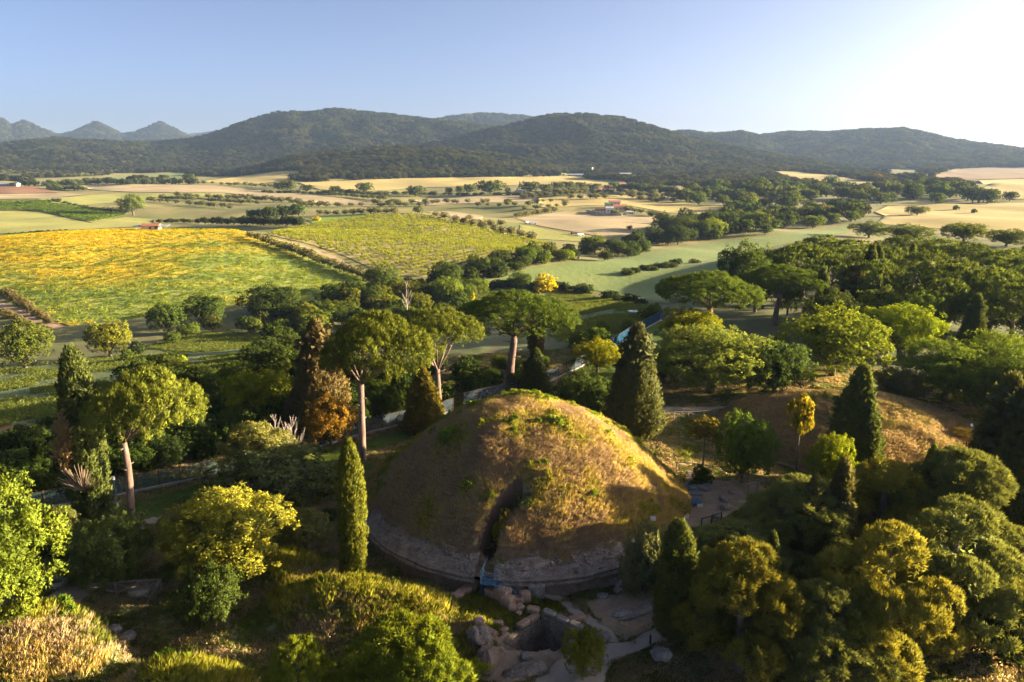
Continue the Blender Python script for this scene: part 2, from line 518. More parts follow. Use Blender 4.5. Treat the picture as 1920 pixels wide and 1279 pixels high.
def cypress(key, seed, H=12.0, rad=1.0, lobes=0, n=620, leaves=26, shape='column', size=.24):
    g = np.random.default_rng(seed); L = Leaves(seed)
    def prof(t):
        if shape == 'column': return rad*np.clip(np.minimum(1.0, (t+.02)/.10), 0, 1)**.5*(1-np.clip((t-.5)/.51, 0, 1)**2.4)**.75
        if shape == 'flame': return rad*np.clip((t+.03)/.22, 0, 1)**.6*(1-np.clip((t-.22)/.79, 0, 1)**1.35)
        return rad*np.clip((t+.03)/.12, 0, 1)**.5*(1-np.clip((t-.1)/.91, 0, 1)**1.15)      # cone
    ph = g.uniform(0, 6.28, 6)
    spires = [(0, 0, 1.0, 1.0)]
    for i in range(lobes):
        a = g.uniform(0, 6.28); spires.append((rad*.55*math.cos(a), rad*.55*math.sin(a), g.uniform(.70, .92), g.uniform(.5, .7)))
    for sx, sy, hh, rr in spires:
        k = int(n*rr*hh); t = g.uniform(0, 1, k)**.92; a = g.uniform(0, 6.28, k)
        flute = 1+.13*np.sin(3*a+ph[0]+t*5)+.10*np.sin(7*a+ph[1]-t*9)+.08*np.sin(t*40+ph[2]+2*a)
        r = prof(t)*rr*flute*g.uniform(.84, 1.04, k)
        o = np.stack([np.cos(a), np.sin(a), np.zeros(k)], 1)
        c = o*r[:, None]+np.stack([np.full(k, sx), np.full(k, sy), .25+t*(H-.3)*hh], 1)
        L.add(c, .30*H/12*(.6+.5*rad), o, leaves, size, wr=.26, up=1.3, jit=.5, outb=.55, fill=.1, flatz=1.7)
        k2 = k//4; t = g.uniform(.03, .9, k2); a = g.uniform(0, 6.28, k2); r = prof(t)*rr*.5
        c = np.stack([r*np.cos(a)+sx, r*np.sin(a)+sy, .25+t*(H-.3)*hh], 1)
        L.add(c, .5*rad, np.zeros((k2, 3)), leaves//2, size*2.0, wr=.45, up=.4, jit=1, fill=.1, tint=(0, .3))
    T = MB(); T.tube([(0, 0, -.5), (0, 0, .8), (0, 0, H*.7)], [rad*.2, rad*.17, .03], 7)
    reg(key, L.mesh(key+'_crown'), T.mesh(key+'_trunk', True))

def broadleaf(key, seed, w=9.0, H=9.0, crown_from=.22, nl=13, sub=26, leaves=26, size=.30, sparse=0.0, lumpy=.30, up=.15, trunk=True, wr=.42, flat_top=1.0):
    g = np.random.default_rng(seed); L = Leaves(seed)
    zc = H*(crown_from+1)/2; hz = H*(1-crown_from)/2; rw = w/2
    u = unit(g.normal(size=(nl*6, 3))); u = u[u[:, 2] > -.75]
    sel = [u[0]]
    for p in u[1:]:
        if min(np.linalg.norm(p-q) for q in sel) > 2.1/math.sqrt(nl)*1.05: sel.append(p)
        if len(sel) >= nl: break
    sel = np.array(sel)
    lc = sel*np.array([rw, rw, hz])*g.uniform(.58, .74, len(sel))[:, None]+np.array([0, 0, zc])
    lr = g.uniform(lumpy*.85, lumpy*1.35, len(sel))*min(rw, hz*1.3)*1.25
    lobes = [(np.array([0, 0, zc]), min(rw, hz)*.62)]+list(zip(lc, lr))
    C = []; O = []
    for c, r in lobes:
        k = int(sub*(r/(lumpy*min(rw, hz*1.3)*1.25))**1.6)
        v = unit(g.normal(size=(k, 3))+np.array([0, 0, .35])); p = c+v*r*np.array([1, 1, .82])*g.uniform(.8, 1.08, k)[:, None]
        keep = np.ones(k, bool)
        for c2, r2 in lobes:
            if c2 is c: continue
            keep &= np.linalg.norm((p-c2)/np.array([1, 1, .82]), axis=1) > r2*.72
        C.append(p[keep]); O.append(v[keep])
    C = np.concatenate(C); O = np.concatenate(O)
    jut = g.uniform(0, 1, len(C)) < .16
    C[jut] += O[jut]*(lr.mean()*g.uniform(.15, .5, jut.sum()))[:, None]
    C[:, 2] = np.maximum(C[:, 2], .15)
    if sparse: 
        kp = g.uniform(0, 1, len(C)) > sparse; C, O = C[kp], O[kp]
    L.add(C, g.uniform(.45, .95, len(C))*lr.mean()*.40, O, leaves, size*.9, wr=wr, up=up, jit=.9, outb=.8, fill=.35)
    k = int(len(C)*.35*(1-sparse)); v = unit(g.normal(size=(k, 3)))*g.uniform(.15, .6, k)[:, None]*np.array([rw, rw, hz])+np.array([0, 0, zc])
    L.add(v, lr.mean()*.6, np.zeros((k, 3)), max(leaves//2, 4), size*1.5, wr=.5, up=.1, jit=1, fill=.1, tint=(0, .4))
    tm = None
    if trunk:
        T = MB(); zt = H*crown_from*1.15+.3
        T.tube([(0, 0, -.5), (.05*w*.3, 0, zt*.5), (0, .05, zt)], [w*.045, w*.034, w*.03], 8)
        for c, r in lobes[1:9]:
            e = Vector(c); m = Vector((0, .05, zt)).lerp(e, .55)+Vector((0, 0, -.03*w))
            T.tube([(0, .05, zt-.2), m, e], [w*.02, w*.012, w*.004], 5, False)
        tm = T.mesh(key+'_trunk', True)
    reg(key, L.mesh(key+'_crown'), tm, 'crown' if trunk else 'foliage')

def aleppo(key, seed, w=9.0, H=10.0, nl=17, n_puff=40, leaves=80, size=.26, crown_from=.18, puff=.42, pr=(.26, .40)):
    """loose rounded pads of needles on bare branches"""
    g = np.random.default_rng(seed); L = Leaves(seed)
    rw = w/2; z0 = H*crown_from; hz = H-z0
    pads = [(np.array([0, 0, H-hz*.18]), rw*.40)]
    for i in range(nl):
        t = g.uniform(.08, .88); a = i*2.399+g.uniform(-.4, .4)
        rr = rw*(1-.75*t**2)*g.uniform(.55, .80)
        pads.append((np.array([rr*math.cos(a), rr*math.sin(a), z0+hz*t*.9]), rw*g.uniform(*pr)))
    C = []; O = []
    for c, r in pads:
        k = int(n_puff*(r/(rw*(pr[0]+pr[1])/2))**2); v = unit(g.normal(size=(k*2, 3))+np.array([0, 0, .55])); v = v[v[:, 2] > -.3][:k]
        p = c+v*r*np.array([1, 1, .72]); keep = np.ones(len(p), bool)
        for c2, r2 in pads:
            if c2 is c: continue
            keep &= np.linalg.norm((p-c2)/np.array([1, 1, .72]), axis=1) > r2*.78
        C.append(p[keep]); O.append(v[keep])
    C = np.concatenate(C); O = np.concatenate(O)
    L.add(C, g.uniform(.7, 1.15, len(C))*puff, unit(O+np.array([0, 0, .5])), int(leaves*1.3), size, wr=.13, up=.7, jit=.6, outb=.9, fill=.3, flatz=.85)
    k = int(len(C)*.5); idx = g.integers(0, len(C), k)
    P = C[idx]*np.array([.72, .72, .93])+g.normal(size=(k, 3))*.3
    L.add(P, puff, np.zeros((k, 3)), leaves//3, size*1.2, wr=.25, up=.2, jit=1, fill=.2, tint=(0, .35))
    T = MB(); T.tube([(0, 0, -.6), (.1, .1, H*.3), (-.1, .15, H*.6), (0, 0, H*.85)], [w*.04, w*.034, w*.024, w*.008], 8)
    for c, r in pads:
        a = Vector((0, .1, max(c[2]-hz*.22, H*.12))); e = Vector(c)
        T.tube([a, a.lerp(e, .55)+Vector((0, 0, -.1)), e], [w*.013, w*.009, w*.003], 5, False)
    reg(key, L.mesh(key+'_crown'), T.mesh(key+'_trunk', True), 'crown', BARK_GREY)

# near and middle trees
umbrella('umbrella_a', 3, 9, thick=.62, lean=2.4)
umbrella('umbrella_d', 17, 8, thick=.56, lean=3.2, n_puff=95)
umbrella('umbrella_b', 14, 7, thick=.50, fork=True)
umbrella('umbrella_c', 25, 11, thick=.58)
umbrella('umbrella_small', 31, 7, H=12.0, thick=.62, n_puff=34, leaves=24, size=.55)
cypress('cypress_slim', 5, 12, .95, 0, 760, 26, 'column', .22)
cypress('cypress_wide', 6, 12, 1.9, 2, 1050, 26, 'flame', .26)
cypress('cypress_tall', 8, 12, 1.30, 1, 900, 26, 'column', .24)
cypress('cypress_cone', 9, 12, 2.6, 0, 1500, 26, 'cone', .28)
cypress('cypress_far', 10, 12, 1.5, 1, 260, 14, 'column', .5)
broadleaf('round_tree_a', 41, 10, 9.5, .16, 15, 34, 26, .30)
broadleaf('round_tree_b', 42, 10, 8.5, .12, 17, 30, 26, .30, lumpy=.27)
broadleaf('ash_tree', 43, 11, 10, .14, 18, 46, 38, .21, lumpy=.25, sparse=.08)
broadleaf('loose_tree', 44, 8, 8.5, .10, 18, 44, 40, .17, sparse=.15, lumpy=.24, up=.5)
broadleaf('tuft_tree', 48, 3.4, 9.0, .58, 9, 20, 24, .24, sparse=.12, lumpy=.34, up=.4)
broadleaf('olive_bush', 45, 7, 5.0, .02, 15, 32, 30, .22, sparse=.06, lumpy=.26, up=.5, trunk=True, wr=.3)
broadleaf('shrub_a', 46, 4, 2.6, -.1, 10, 20, 22, .22, trunk=False, lumpy=.34)
broadleaf('shrub_b', 47, 4, 3.2, -.05, 9, 18, 22, .22, trunk=False, lumpy=.32, sparse=.1, up=.5)
broadleaf('shrub_c', 49, 5, 2.4, -.2, 12, 18, 20, .26, trunk=False, lumpy=.30, up=.2)
aleppo('pad_pine_a', 51)
aleppo('pad_pine_b', 52, 10, 9.5, 19)
aleppo('young_pine', 53, 8, 5.5, 26, 12, 70, .20, .08, .26, (.13, .21))
# far trees with few leaves
broadleaf('oak_far', 61, 10, 8.5, .10, 9, 16, 9, .85, lumpy=.34)
broadleaf('oak_far_b', 62, 11, 8.0, .06, 10, 16, 9, .85, lumpy=.30)
broadleaf('olive_far', 63, 6, 5.0, .20, 7, 11, 9, .55, lumpy=.36, wr=.4)
broadleaf('bush_far', 64, 5, 3.0, -.05, 7, 10, 8, .6, lumpy=.36, trunk=False)

COUNT = {}
def grow(key, name, loc, h, w, color, label, cat, group=None, rz=None, sub=None):
    """a plant standing at loc: an Empty with crown and trunk under it"""
    p = PROTO[key]
    e = empty(name, loc, label, cat, group, random.uniform(0, 6.28) if rz is None else rz)
    sx = w/p['w']; sz = h/p['h']
    e.scale = (sx, sx, sz)
    for nm, me in p['parts']:
        o = bpy.data.objects.new(nm, me); COL.objects.link(o); o.parent = e
        if me.materials and me.materials[0] is LEAF: o.color = (*color, 1)
    return e

FWD = np.array([0, math.cos(PITCH), -math.sin(PITCH)])
def depth(x, y, z): return float(np.dot(np.array([x, y, z-CAM_Z]), FWD))

def plant(key, name, px, base, top, wpx, color, label, cat=None, group=None, rz=None, dist=None, zscale=1.0):
    """plant a tree whose foot, top and crown width are given in photograph pixels (px: crown middle; for umbrella pines the foot)"""
    if dist is None: x, y, z = hit(px, base)
    else:
        d = ray(px, base); k = dist/d[1]; x, y = d[0]*k, d[1]*k; z = float(top_z(x, y))      # dist: metres straight ahead
    if name != 'umbrella_pine' or key == 'umbrella_small':      # upright things lean outwards in this downward view
        zm = (z+z_at(top, px, x, y))/2
        for it in range(3):
            f = (CAM_Z-zm)/y; c, s_ = math.cos(PITCH), math.sin(PITCH); v = (f*c-s_)/(c+f*s_)      # picture row of the crown's middle
            x = (px-960.0)/FPX/(c-v*s_)*y
        z = float(top_z(x, y))
    h = max(z_at(top, px, x, y)-z, .4)
    w = wpx/FPX*depth(x, y, z+h*.6)
    pr = PROTO[key]; q = (h/pr['h'])/(w/pr['w'])
    if q > 1.5 or q < .62: print('STRETCH', key, px, base, top, wpx, 'h %.1f w %.1f ratio %.2f' % (h, w, q))
    return grow(key, name, (x, y, z-.05), h*zscale, w, color, label, cat or name.replace('_', ' '), group, rz)

# foliage colours (reflectance)
PINE = (.070, .105, .028); PINE2 = (.085, .105, .026)
CYP = (.055, .070, .028); CYPB = (.085, .074, .034); CYPY = (.075, .085, .022)
OAK = (.050, .078, .022); OAKL = (.085, .120, .026); LIME = (.13, .175, .028); YEL = (.19, .19, .035)
OLIVE = (.095, .110, .062); GREYG = (.085, .105, .058); BROOM = (.34, .29, .02); TAN = (.20, .145, .055); RUST = (.15, .095, .03)
# ------------------------------------------------------------------ the ground
def build_ground():
    th = np.linspace(R(-62), R(62), 620)
    rr = np.concatenate([np.linspace(14, 120, 330)[:-1], np.geomspace(120, 9000, 300)])
    T, RR = np.meshgrid(th, rr)
    X = RR*np.sin(T); Y = RR*np.cos(T); Z = ground_z(X, Y)
    n, m = X.shape
    V = np.stack([X, Y, Z], -1).reshape(-1, 3)
    i = np.arange(n*m).reshape(n, m)
    F = np.stack([i[:-1, :-1], i[:-1, 1:], i[1:, 1:], i[1:, :-1]], -1).reshape(-1, 4)[:, ::-1]
    # no ground inside the open tomb
    cx = V[F].mean(1)
    F = F[~in_poly(cx[:, 0], cx[:, 1], PIT_IN)]
    me = mesh_np('ground', V, F, smooth=True)
    m, nt, out = node_mat('meadow_ground')
    geo = N(nt, 'ShaderNodeNewGeometry')
    v = geo.outputs['Position']
    a = noise(nt, v, .35, 5, .62); b = noise(nt, v, .012, 5, .6); c = noise(nt, v, 2.2, 4, .7)
    near = ramp(nt, a, [(.30, (.12, .09, .055)), (.45, (.12, .115, .045)), (.58, (.105, .135, .038)), (.72, (.22, .18, .085))])
    far = ramp(nt, b, [(.30, (.11, .12, .035)), (.45, (.15, .15, .045)), (.58, (.22, .185, .065)), (.72, (.10, .115, .035))])
    d = N(nt, 'ShaderNodeVectorMath', operation='LENGTH'); nt.links.new(v, d.inputs[0])
    r = N(nt, 'ShaderNodeMapRange'); nt.links.new(d.outputs['Value'], r.inputs[0]); r.inputs[1].default_value = 170; r.inputs[2].default_value = 330
    col = mixc(nt, r.outputs[0], near, far)
    sp = N(nt, 'ShaderNodeSeparateXYZ'); nt.links.new(v, sp.inputs[0])
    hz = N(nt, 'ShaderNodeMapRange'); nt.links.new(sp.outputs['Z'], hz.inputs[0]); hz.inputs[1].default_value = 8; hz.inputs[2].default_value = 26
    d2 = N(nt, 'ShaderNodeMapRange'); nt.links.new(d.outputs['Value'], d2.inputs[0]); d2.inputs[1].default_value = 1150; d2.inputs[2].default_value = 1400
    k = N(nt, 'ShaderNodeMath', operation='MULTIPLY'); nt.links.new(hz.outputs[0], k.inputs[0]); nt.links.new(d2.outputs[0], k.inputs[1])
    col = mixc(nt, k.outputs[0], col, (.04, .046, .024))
    surf(nt, out, col, .95, bump(nt, c, .5, .15))
    tag(obj('ground', me, m), kind='structure')

def in_poly(x, y, poly):
    x = np.asarray(x); inside = np.zeros(x.shape, bool); n = len(poly); j = n-1
    for i in range(n):
        xi, yi = poly[i]; xj, yj = poly[j]
        c = ((yi > y) != (yj > y)) & (x < (xj-xi)*(y-yi)/(yj-yi+1e-12)+xi)
        inside ^= c; j = i
    return inside

def smooth_line(pts, step):
    """points of a pixel outline, each side cut finer"""
    o = []
    for a, b in zip(pts, pts[1:]+pts[:1]):
        n = max(1, int(math.hypot(b[0]-a[0], b[1]-a[1])/step))
        o += [(a[0]+(b[0]-a[0])*i/n, a[1]+(b[1]-a[1])*i/n) for i in range(n)]
    return o

def wpoly(pts, step=14): return [hit(px, py, ground_z)[:2] for px, py in smooth_line(pts, step)]

def sheet(name, poly, mat, res=40, lift=None, kind='structure', zfn=None):
    """a patch of land laid over the ground, outline given in world x,y"""
    zfn = zfn or ground_z
    P = np.array(poly); lo = P.min(0); hi = P.max(0); st = max(hi-lo)/res
    gx, gy = np.meshgrid(np.arange(lo[0], hi[0], st)+st/2, np.arange(lo[1], hi[1], st)+st/2)
    gx = gx.ravel()+rng.uniform(-.1, .1, gx.size)*st; gy = gy.ravel()+rng.uniform(-.1, .1, gy.size)*st
    k = in_poly(gx, gy, poly)
    pts = [Vector(p) for p in poly]+[Vector((a, b)) for a, b in zip(gx[k], gy[k])]
    n = len(poly)
    vo, _, fo, *_ = delaunay_2d_cdt(pts, [(i, (i+1) % n) for i in range(n)], [list(range(n))], 1, 1e-5)
    V = np.array([tuple(v) for v in vo]); d = np.hypot(V[:, 0], V[:, 1])
    up = lift if lift is not None else .05+d*.00045
    Z = zfn(V[:, 0], V[:, 1])+up
    F = [f for f in fo if len(f) == 3]
    F = np.array([f if (V[f[1]][0]-V[f[0]][0])*(V[f[2]][1]-V[f[0]][1])-(V[f[2]][0]-V[f[0]][0])*(V[f[1]][1]-V[f[0]][1]) > 0 else (f[0], f[2], f[1]) for f in F])
    me = mesh_np(name, np.c_[V, Z], F, smooth=True)
    return tag(obj(name, me, mat), kind=kind)

# ------------------------------------------------------------------ haze
def build_haze():
    b = MB(); b.box((0, 4150, 128), (9800, 8900, 326))
    m, nt, out = node_mat('haze_air')
    p = N(nt, 'ShaderNodeVolumePrincipled')
    p.inputs['Color'].default_value = (.46, .66, 1.0, 1); p.inputs['Density'].default_value = HAZE; p.inputs['Anisotropy'].default_value = .1
    nt.links.new(p.outputs[0], out.inputs['Volume'])
    tag(b.build('haze', m), kind='stuff')
HAZE = .00004

# open tomb: corners of the pit in world x,y (left-back corner first, clockwise)
PIT_B = flat(1014, 1158); PIT_R = flat(1088, 1192); PIT_L = flat(938, 1206)
PIT_F = PIT_R+(PIT_L-PIT_B)
PIT = [tuple(PIT_B), tuple(PIT_R), tuple(PIT_F), tuple(PIT_L)]
_pc = np.mean(PIT, 0)
PIT_IN = [tuple(_pc+(np.array(p)-_pc)*1.07) for p in PIT]

build_ground()

# fields: outlines in photograph pixels, projected onto the land
M_FLOWER = None
def flower_mat():
    m, nt, out = node_mat('flowering_field')
    v = mapping(nt, (1, 1.5, 1), R(8))
    a = noise(nt, v, .022, 6, .62); b = noise(nt, v, .30, 5, .7); c = noise(nt, mapping(nt, (.5, 2.2, 1), R(-12)), .10, 5, .65)
    green = ramp(nt, c, [(.34, (.11, .165, .028)), (.5, (.185, .23, .04)), (.62, (.29, .30, .055)), (.8, (.15, .20, .04))])
    flow = ramp(nt, b, [(.34, (.40, .21, .018)), (.47, (.54, .36, .022)), (.58, (.56, .44, .03)), (.72, (.38, .36, .045))])
    geo = N(nt, 'ShaderNodeNewGeometry'); sp = N(nt, 'ShaderNodeSeparateXYZ'); nt.links.new(geo.outputs['Position'], sp.inputs[0])
    # flowers stand thickest round the top of the rise
    dx = N(nt, 'ShaderNodeVectorMath', operation='DISTANCE'); nt.links.new(geo.outputs['Position'], dx.inputs[0]); dx.inputs[1].default_value = (-200, 352, 0)
    rr = N(nt, 'ShaderNodeMapRange'); nt.links.new(dx.outputs['Value'], rr.inputs[0]); rr.inputs[1].default_value = 30; rr.inputs[2].default_value = 165; rr.inputs[3].default_value = .30; rr.inputs[4].default_value = -.30
    ad = N(nt, 'ShaderNodeMath', operation='ADD'); nt.links.new(a, ad.inputs[0]); nt.links.new(rr.outputs[0], ad.inputs[1])
    ms = N(nt, 'ShaderNodeMath', operation='MULTIPLY_ADD'); nt.links.new(c, ms.inputs[0]); ms.inputs[1].default_value = .35; nt.links.new(ad.outputs[0], ms.inputs[2])
    f = ramp(nt, ms.outputs[0], [(.58, (0, 0, 0)), (.78, (1, 1, 1))])
    surf(nt, out, mixc(nt, f, green, flow), .95, bump(nt, b, .9, .7))
    return m
M_FLOWER = flower_mat()
M_WHEAT = ground_mat('green_wheat', [(.3, (.10, .145, .042)), (.5, (.14, .18, .05)), (.7, (.21, .22, .07))], .03, .5, (1, .5, 1), R(20), bumpd=.3)
M_PALE = ground_mat('pale_grass', [(.3, (.17, .19, .045)), (.5, (.24, .24, .06)), (.7, (.30, .27, .08))], .03, .4, bumpd=.3)
M_HAY = ground_mat('cut_hay', [(.3, (.23, .17, .085)), (.5, (.30, .235, .125)), (.7, (.36, .30, .17))], .04, .5, (.5, 1.6, 1), R(15), bumpd=.25)
M_GOLD = ground_mat('ripe_grass', [(.3, (.27, .21, .065)), (.5, (.36, .28, .09)), (.7, (.30, .26, .08))], .03, .4, (.6, 1.4, 1), bumpd=.25)
M_PLOUGH = ground_mat('ploughed_soil', [(.3, (.14, .065, .035)), (.5, (.20, .10, .05)), (.7, (.26, .15, .08))], .05, .6, bumpd=.3)
M_VINEG = ground_mat('vineyard_soil', [(.3, (.20, .18, .055)), (.5, (.26, .22, .08)), (.7, (.33, .26, .12))], .03, .5, bumpd=.2)
M_BRIGHT = ground_mat('bright_crop', [(.3, (.13, .20, .022)), (.5, (.17, .24, .03)), (.7, (.22, .26, .04))], .04, .6, bumpd=.3)
M_MEADOW = ground_mat('damp_meadow', [(.3, (.085, .12, .045)), (.5, (.12, .15, .05)), (.7, (.19, .19, .07))], .06, .7, bumpd=.3)
M_BROWN = ground_mat('dry_pasture', [(.3, (.14, .09, .045)), (.5, (.19, .13, .06)), (.7, (.25, .18, .08))], .02, .2, bumpd=.4)
M_TRACK = ground_mat('earth_track', [(.3, (.24, .15, .09)), (.5, (.31, .21, .13)), (.7, (.37, .27, .18))], .2, 1.5, bumpd=.05)
M_BARE = ground_mat('bare_earth', [(.3, (.17, .12, .08)), (.5, (.24, .17, .12)), (.7, (.30, .23, .165))], .6, 2.5, spots=((.12, .13, .05), .52, .66), bumpd=.06, spot_scale=.45)
M_PATH = ground_mat('gravel_path', [(.3, (.25, .20, .155)), (.5, (.31, .25, .195)), (.7, (.36, .30, .24))], .5, 3.0, bumpd=.03)
M_LAWN = ground_mat('short_grass', [(.3, (.065, .105, .018)), (.5, (.085, .135, .022)), (.7, (.13, .155, .03))], .25, 2.5, bumpd=.06)

FIELDS = [
 ('flower_field', M_FLOWER, 60, [(-160, 452), (0, 441), (150, 433), (300, 428), (430, 430), (500, 445), (560, 462), (625, 487), (690, 524), (690, 548), (640, 560), (540, 566), (450, 572), (350, 580), (250, 598), (130, 612), (75, 592), (0, 552), (-160, 520)]),
 ('vineyard_ground', M_VINEG, 50, [(500, 440), (560, 427), (640, 412), (700, 405), (780, 402), (870, 417), (960, 441), (1040, 462), (1000, 470), (950, 478), (900, 492), (850, 510), (800, 520), (730, 516), (690, 500), (640, 478), (580, 458)]),
 ('crop_strip', M_BRIGHT, 30, [(575, 414), (600, 406), (700, 401), (752, 402), (700, 406), (640, 412), (590, 420)]),
 ('left_vineyard_ground', M_VINEG, 30, [(-120, 384), (0, 381), (70, 379), (110, 386), (235, 405), (172, 418), (70, 396), (0, 395), (-120, 397)]),
 ('pale_field', M_PALE, 30, [(-140, 402), (0, 397), (68, 397), (170, 419), (235, 408), (290, 412), (285, 424), (150, 431), (0, 439), (-140, 448)]),
 ('hay_field', M_HAY, 40, [(968, 410), (1010, 404), (1060, 397), (1100, 402), (1180, 405), (1242, 408), (1215, 424), (1180, 440), (1140, 446), (1080, 436), (1010, 424)]),
 ('hay_field', M_HAY, 30, [(800, 398), (840, 396), (905, 405), (905, 413), (860, 412)]),
 ('meadow', M_PALE, 30, [(975, 422), (1060, 437), (1140, 447), (1130, 456), (1060, 452), (1000, 448), (975, 440)]),
 ('wheat_field', M_WHEAT, 50, [(900, 528), (960, 508), (1040, 496), (1110, 492), (1200, 478), (1290, 462), (1380, 450), (1440, 444), (1480, 438), (1590, 425), (1592, 436), (1500, 452), (1420, 470), (1370, 500), (1350, 540), (1300, 560), (1250, 570), (1170, 556), (1090, 540), (1000, 542), (930, 545)]),
 ('meadow', M_MEADOW, 40, [(820, 600), (860, 566), (920, 548), (990, 540), (1060, 545), (1130, 560), (1240, 580), (1250, 592), (1160, 634), (1090, 650), (1060, 640), (960, 600)]),
 ('hay_field', M_HAY, 40, [(150, 349), (210, 345), (330, 347), (400, 349), (470, 356), (560, 364), (640, 372), (700, 382), (690, 388), (610, 382), (480, 368), (420, 362), (250, 361), (170, 356)]),
 ('grass_field', M_PALE, 40, [(70, 374), (130, 370), (230, 363), (330, 363), (420, 363), (428, 368), (330, 371), (230, 379), (160, 385), (110, 383)]),
 ('golden_field', M_GOLD, 40, [(560, 343), (660, 339), (760, 335), (880, 333), (1000, 332), (1085, 331), (1120, 341), (1210, 348), (1180, 352), (1080, 346), (940, 348), (800, 352), (680, 360), (600, 356)]),
 ('hay_field', M_HAY, 30, [(775, 376), (860, 370), (960, 367), (1010, 370), (1000, 378), (900, 381), (800, 386)]),
 ('meadow', M_GOLD, 30, [(1010, 372), (1090, 369), (1180, 366), (1250, 376), (1310, 384), (1380, 389), (1310, 402), (1250, 399), (1180, 386), (1100, 386), (1010, 390)]),
 ('golden_field', M_GOLD, 50, [(1640, 420), (1660, 405), (1640, 398), (1665, 387), (1760, 383), (1850, 381), (2100, 381), (2160, 440), (1920, 434), (1860, 436), (1770, 430), (1700, 424)]),
 ('golden_field', M_GOLD, 30, [(1825, 363), (1850, 350), (1835, 339), (1920, 336), (2100, 336), (2100, 366), (1920, 374), (1860, 373)]),
 ('dry_pasture', M_BROWN, 30, [(1750, 330), (1790, 318), (1860, 314), (2050, 316), (2050, 336), (1920, 335), (1830, 338), (1780, 340)]),
 ('hillside_clearing', M_GOLD, 30, [(1440, 322), (1490, 322), (1560, 330), (1645, 343), (1640, 352), (1560, 350), (1480, 342)]),
 ('ploughed_field', M_PLOUGH, 30, [(-100, 352), (0, 350), (60, 350), (110, 362), (60, 363), (-100, 364)]),
 ('hay_field', M_HAY, 30, [(-100, 365), (60, 364), (125, 363), (160, 366), (80, 373), (-100, 376)]),
 ('green_field', M_WHEAT, 30, [(205, 334), (280, 328), (345, 326), (350, 334), (300, 338), (230, 340)]),
 ('grass_field', M_PALE, 30, [(-100, 333), (0, 331), (45, 330), (60, 335), (0, 340), (-100, 342)]),
 ('golden_field', M_GOLD, 30, [(370, 342), (440, 333), (520, 322), (570, 320), (560, 335), (480, 346)]),
 ('meadow', M_MEADOW, 50, [(-120, 720), (0, 694), (110, 680), (230, 672), (330, 632), (430, 622), (520, 640), (470, 690), (380, 730), (280, 760), (170, 800), (60, 806), (-120, 830)]),
 ('ploughed_field', M_PLOUGH, 30, [(-120, 806), (0, 800), (60, 795), (118, 793), (115, 806), (60, 818), (-120, 836)]),
 ('earth_track', M_TRACK, 40, [(-120, 545), (0, 566), (45, 585), (100, 603), (125, 614), (100, 616), (40, 600), (0, 583), (-120, 566)]),
 ('earth_track', M_TRACK, 40, [(445, 432), (500, 444), (570, 462), (630, 482), (696, 516), (690, 524), (625, 490), (560, 466), (500, 449)]),
]
for nm, mt, rs, pts in FIELDS:
    sheet(nm, wpoly(pts), mt, rs)

NEAR_SHEETS = [
 ('lawn', M_LAWN, [(150, 985), (230, 950), (330, 920), (420, 898), (520, 870), (620, 846), (700, 822), (770, 806), (770, 822), (690, 850), (600, 876), (480, 905), (400, 930), (340, 950), (265, 982), (190, 1010)]),
 ('lawn', M_LAWN, [(1075, 690), (1130, 660), (1185, 632), (1245, 600), (1300, 590), (1290, 640), (1240, 690), (1180, 730), (1100, 740)]),
 ('gravel_path', M_PATH, [(230, 992), (262, 978), (300, 966), (340, 950), (375, 940), (420, 930), (440, 936), (380, 950), (335, 966), (300, 980), (255, 1000)]),
 ('gravel_path', M_PATH, [(985, 1300), (1010, 1262), (1035, 1240), (1060, 1222), (1110, 1212), (1160, 1204), (1200, 1188), (1240, 1172), (1300, 1150), (1320, 1170), (1260, 1200), (1200, 1226), (1150, 1240), (1140, 1262), (1130, 1300)]),
 ('earth_path', M_PATH, [(1020, 1104), (1040, 1112), (1062, 1126), (1090, 1146), (1110, 1158), (1150, 1184), (1160, 1202), (1140, 1206), (1112, 1180), (1080, 1158), (1058, 1140), (1035, 1122), (1012, 1110)]),
 ('bare_earth', M_BARE, [(1095, 1130), (1150, 1118), (1220, 1116), (1260, 1130), (1250, 1160), (1200, 1186), (1165, 1196), (1140, 1176), (1110, 1152)]),
 ('bare_earth', M_BARE, [(905, 1222), (940, 1212), (985, 1228), (1040, 1222), (1056, 1232), (1030, 1250), (1005, 1264), (950, 1284), (905, 1280), (925, 1250)]),
 ('bare_earth', M_BARE, [(1290, 880), (1340, 902), (1420, 905), (1440, 920), (1410, 950), (1360, 968), (1330, 985), (1290, 990), (1278, 940)]),
 ('bare_earth', M_BARE, [(80, 1130), (110, 1105), (160, 1096), (240, 1092), (300, 1090), (310, 1102), (230, 1112), (160, 1120), (130, 1138), (95, 1146)]),
 ('gravel_path', M_PATH, [(1228, 770), (1250, 764), (1330, 764), (1420, 758), (1420, 763), (1330, 770), (1250, 772)]),
]
for i, (nm, mt, pts) in enumerate(NEAR_SHEETS):
    w = wpoly(pts, 12)
    if nm in ('gravel_path', 'earth_path', 'bare_earth'):
        w = wpoly(pts, 4)
        w = [(x+.28*float(noise2(x, y, 2.6, 81, 3))+random.uniform(-.05, .05), y+.34*float(noise2(x, y, 2.6, 82, 3))+random.uniform(-.05, .05)) for x, y in w]
    sheet(nm, w, mt, 44, .035+.006*i)

build_haze()
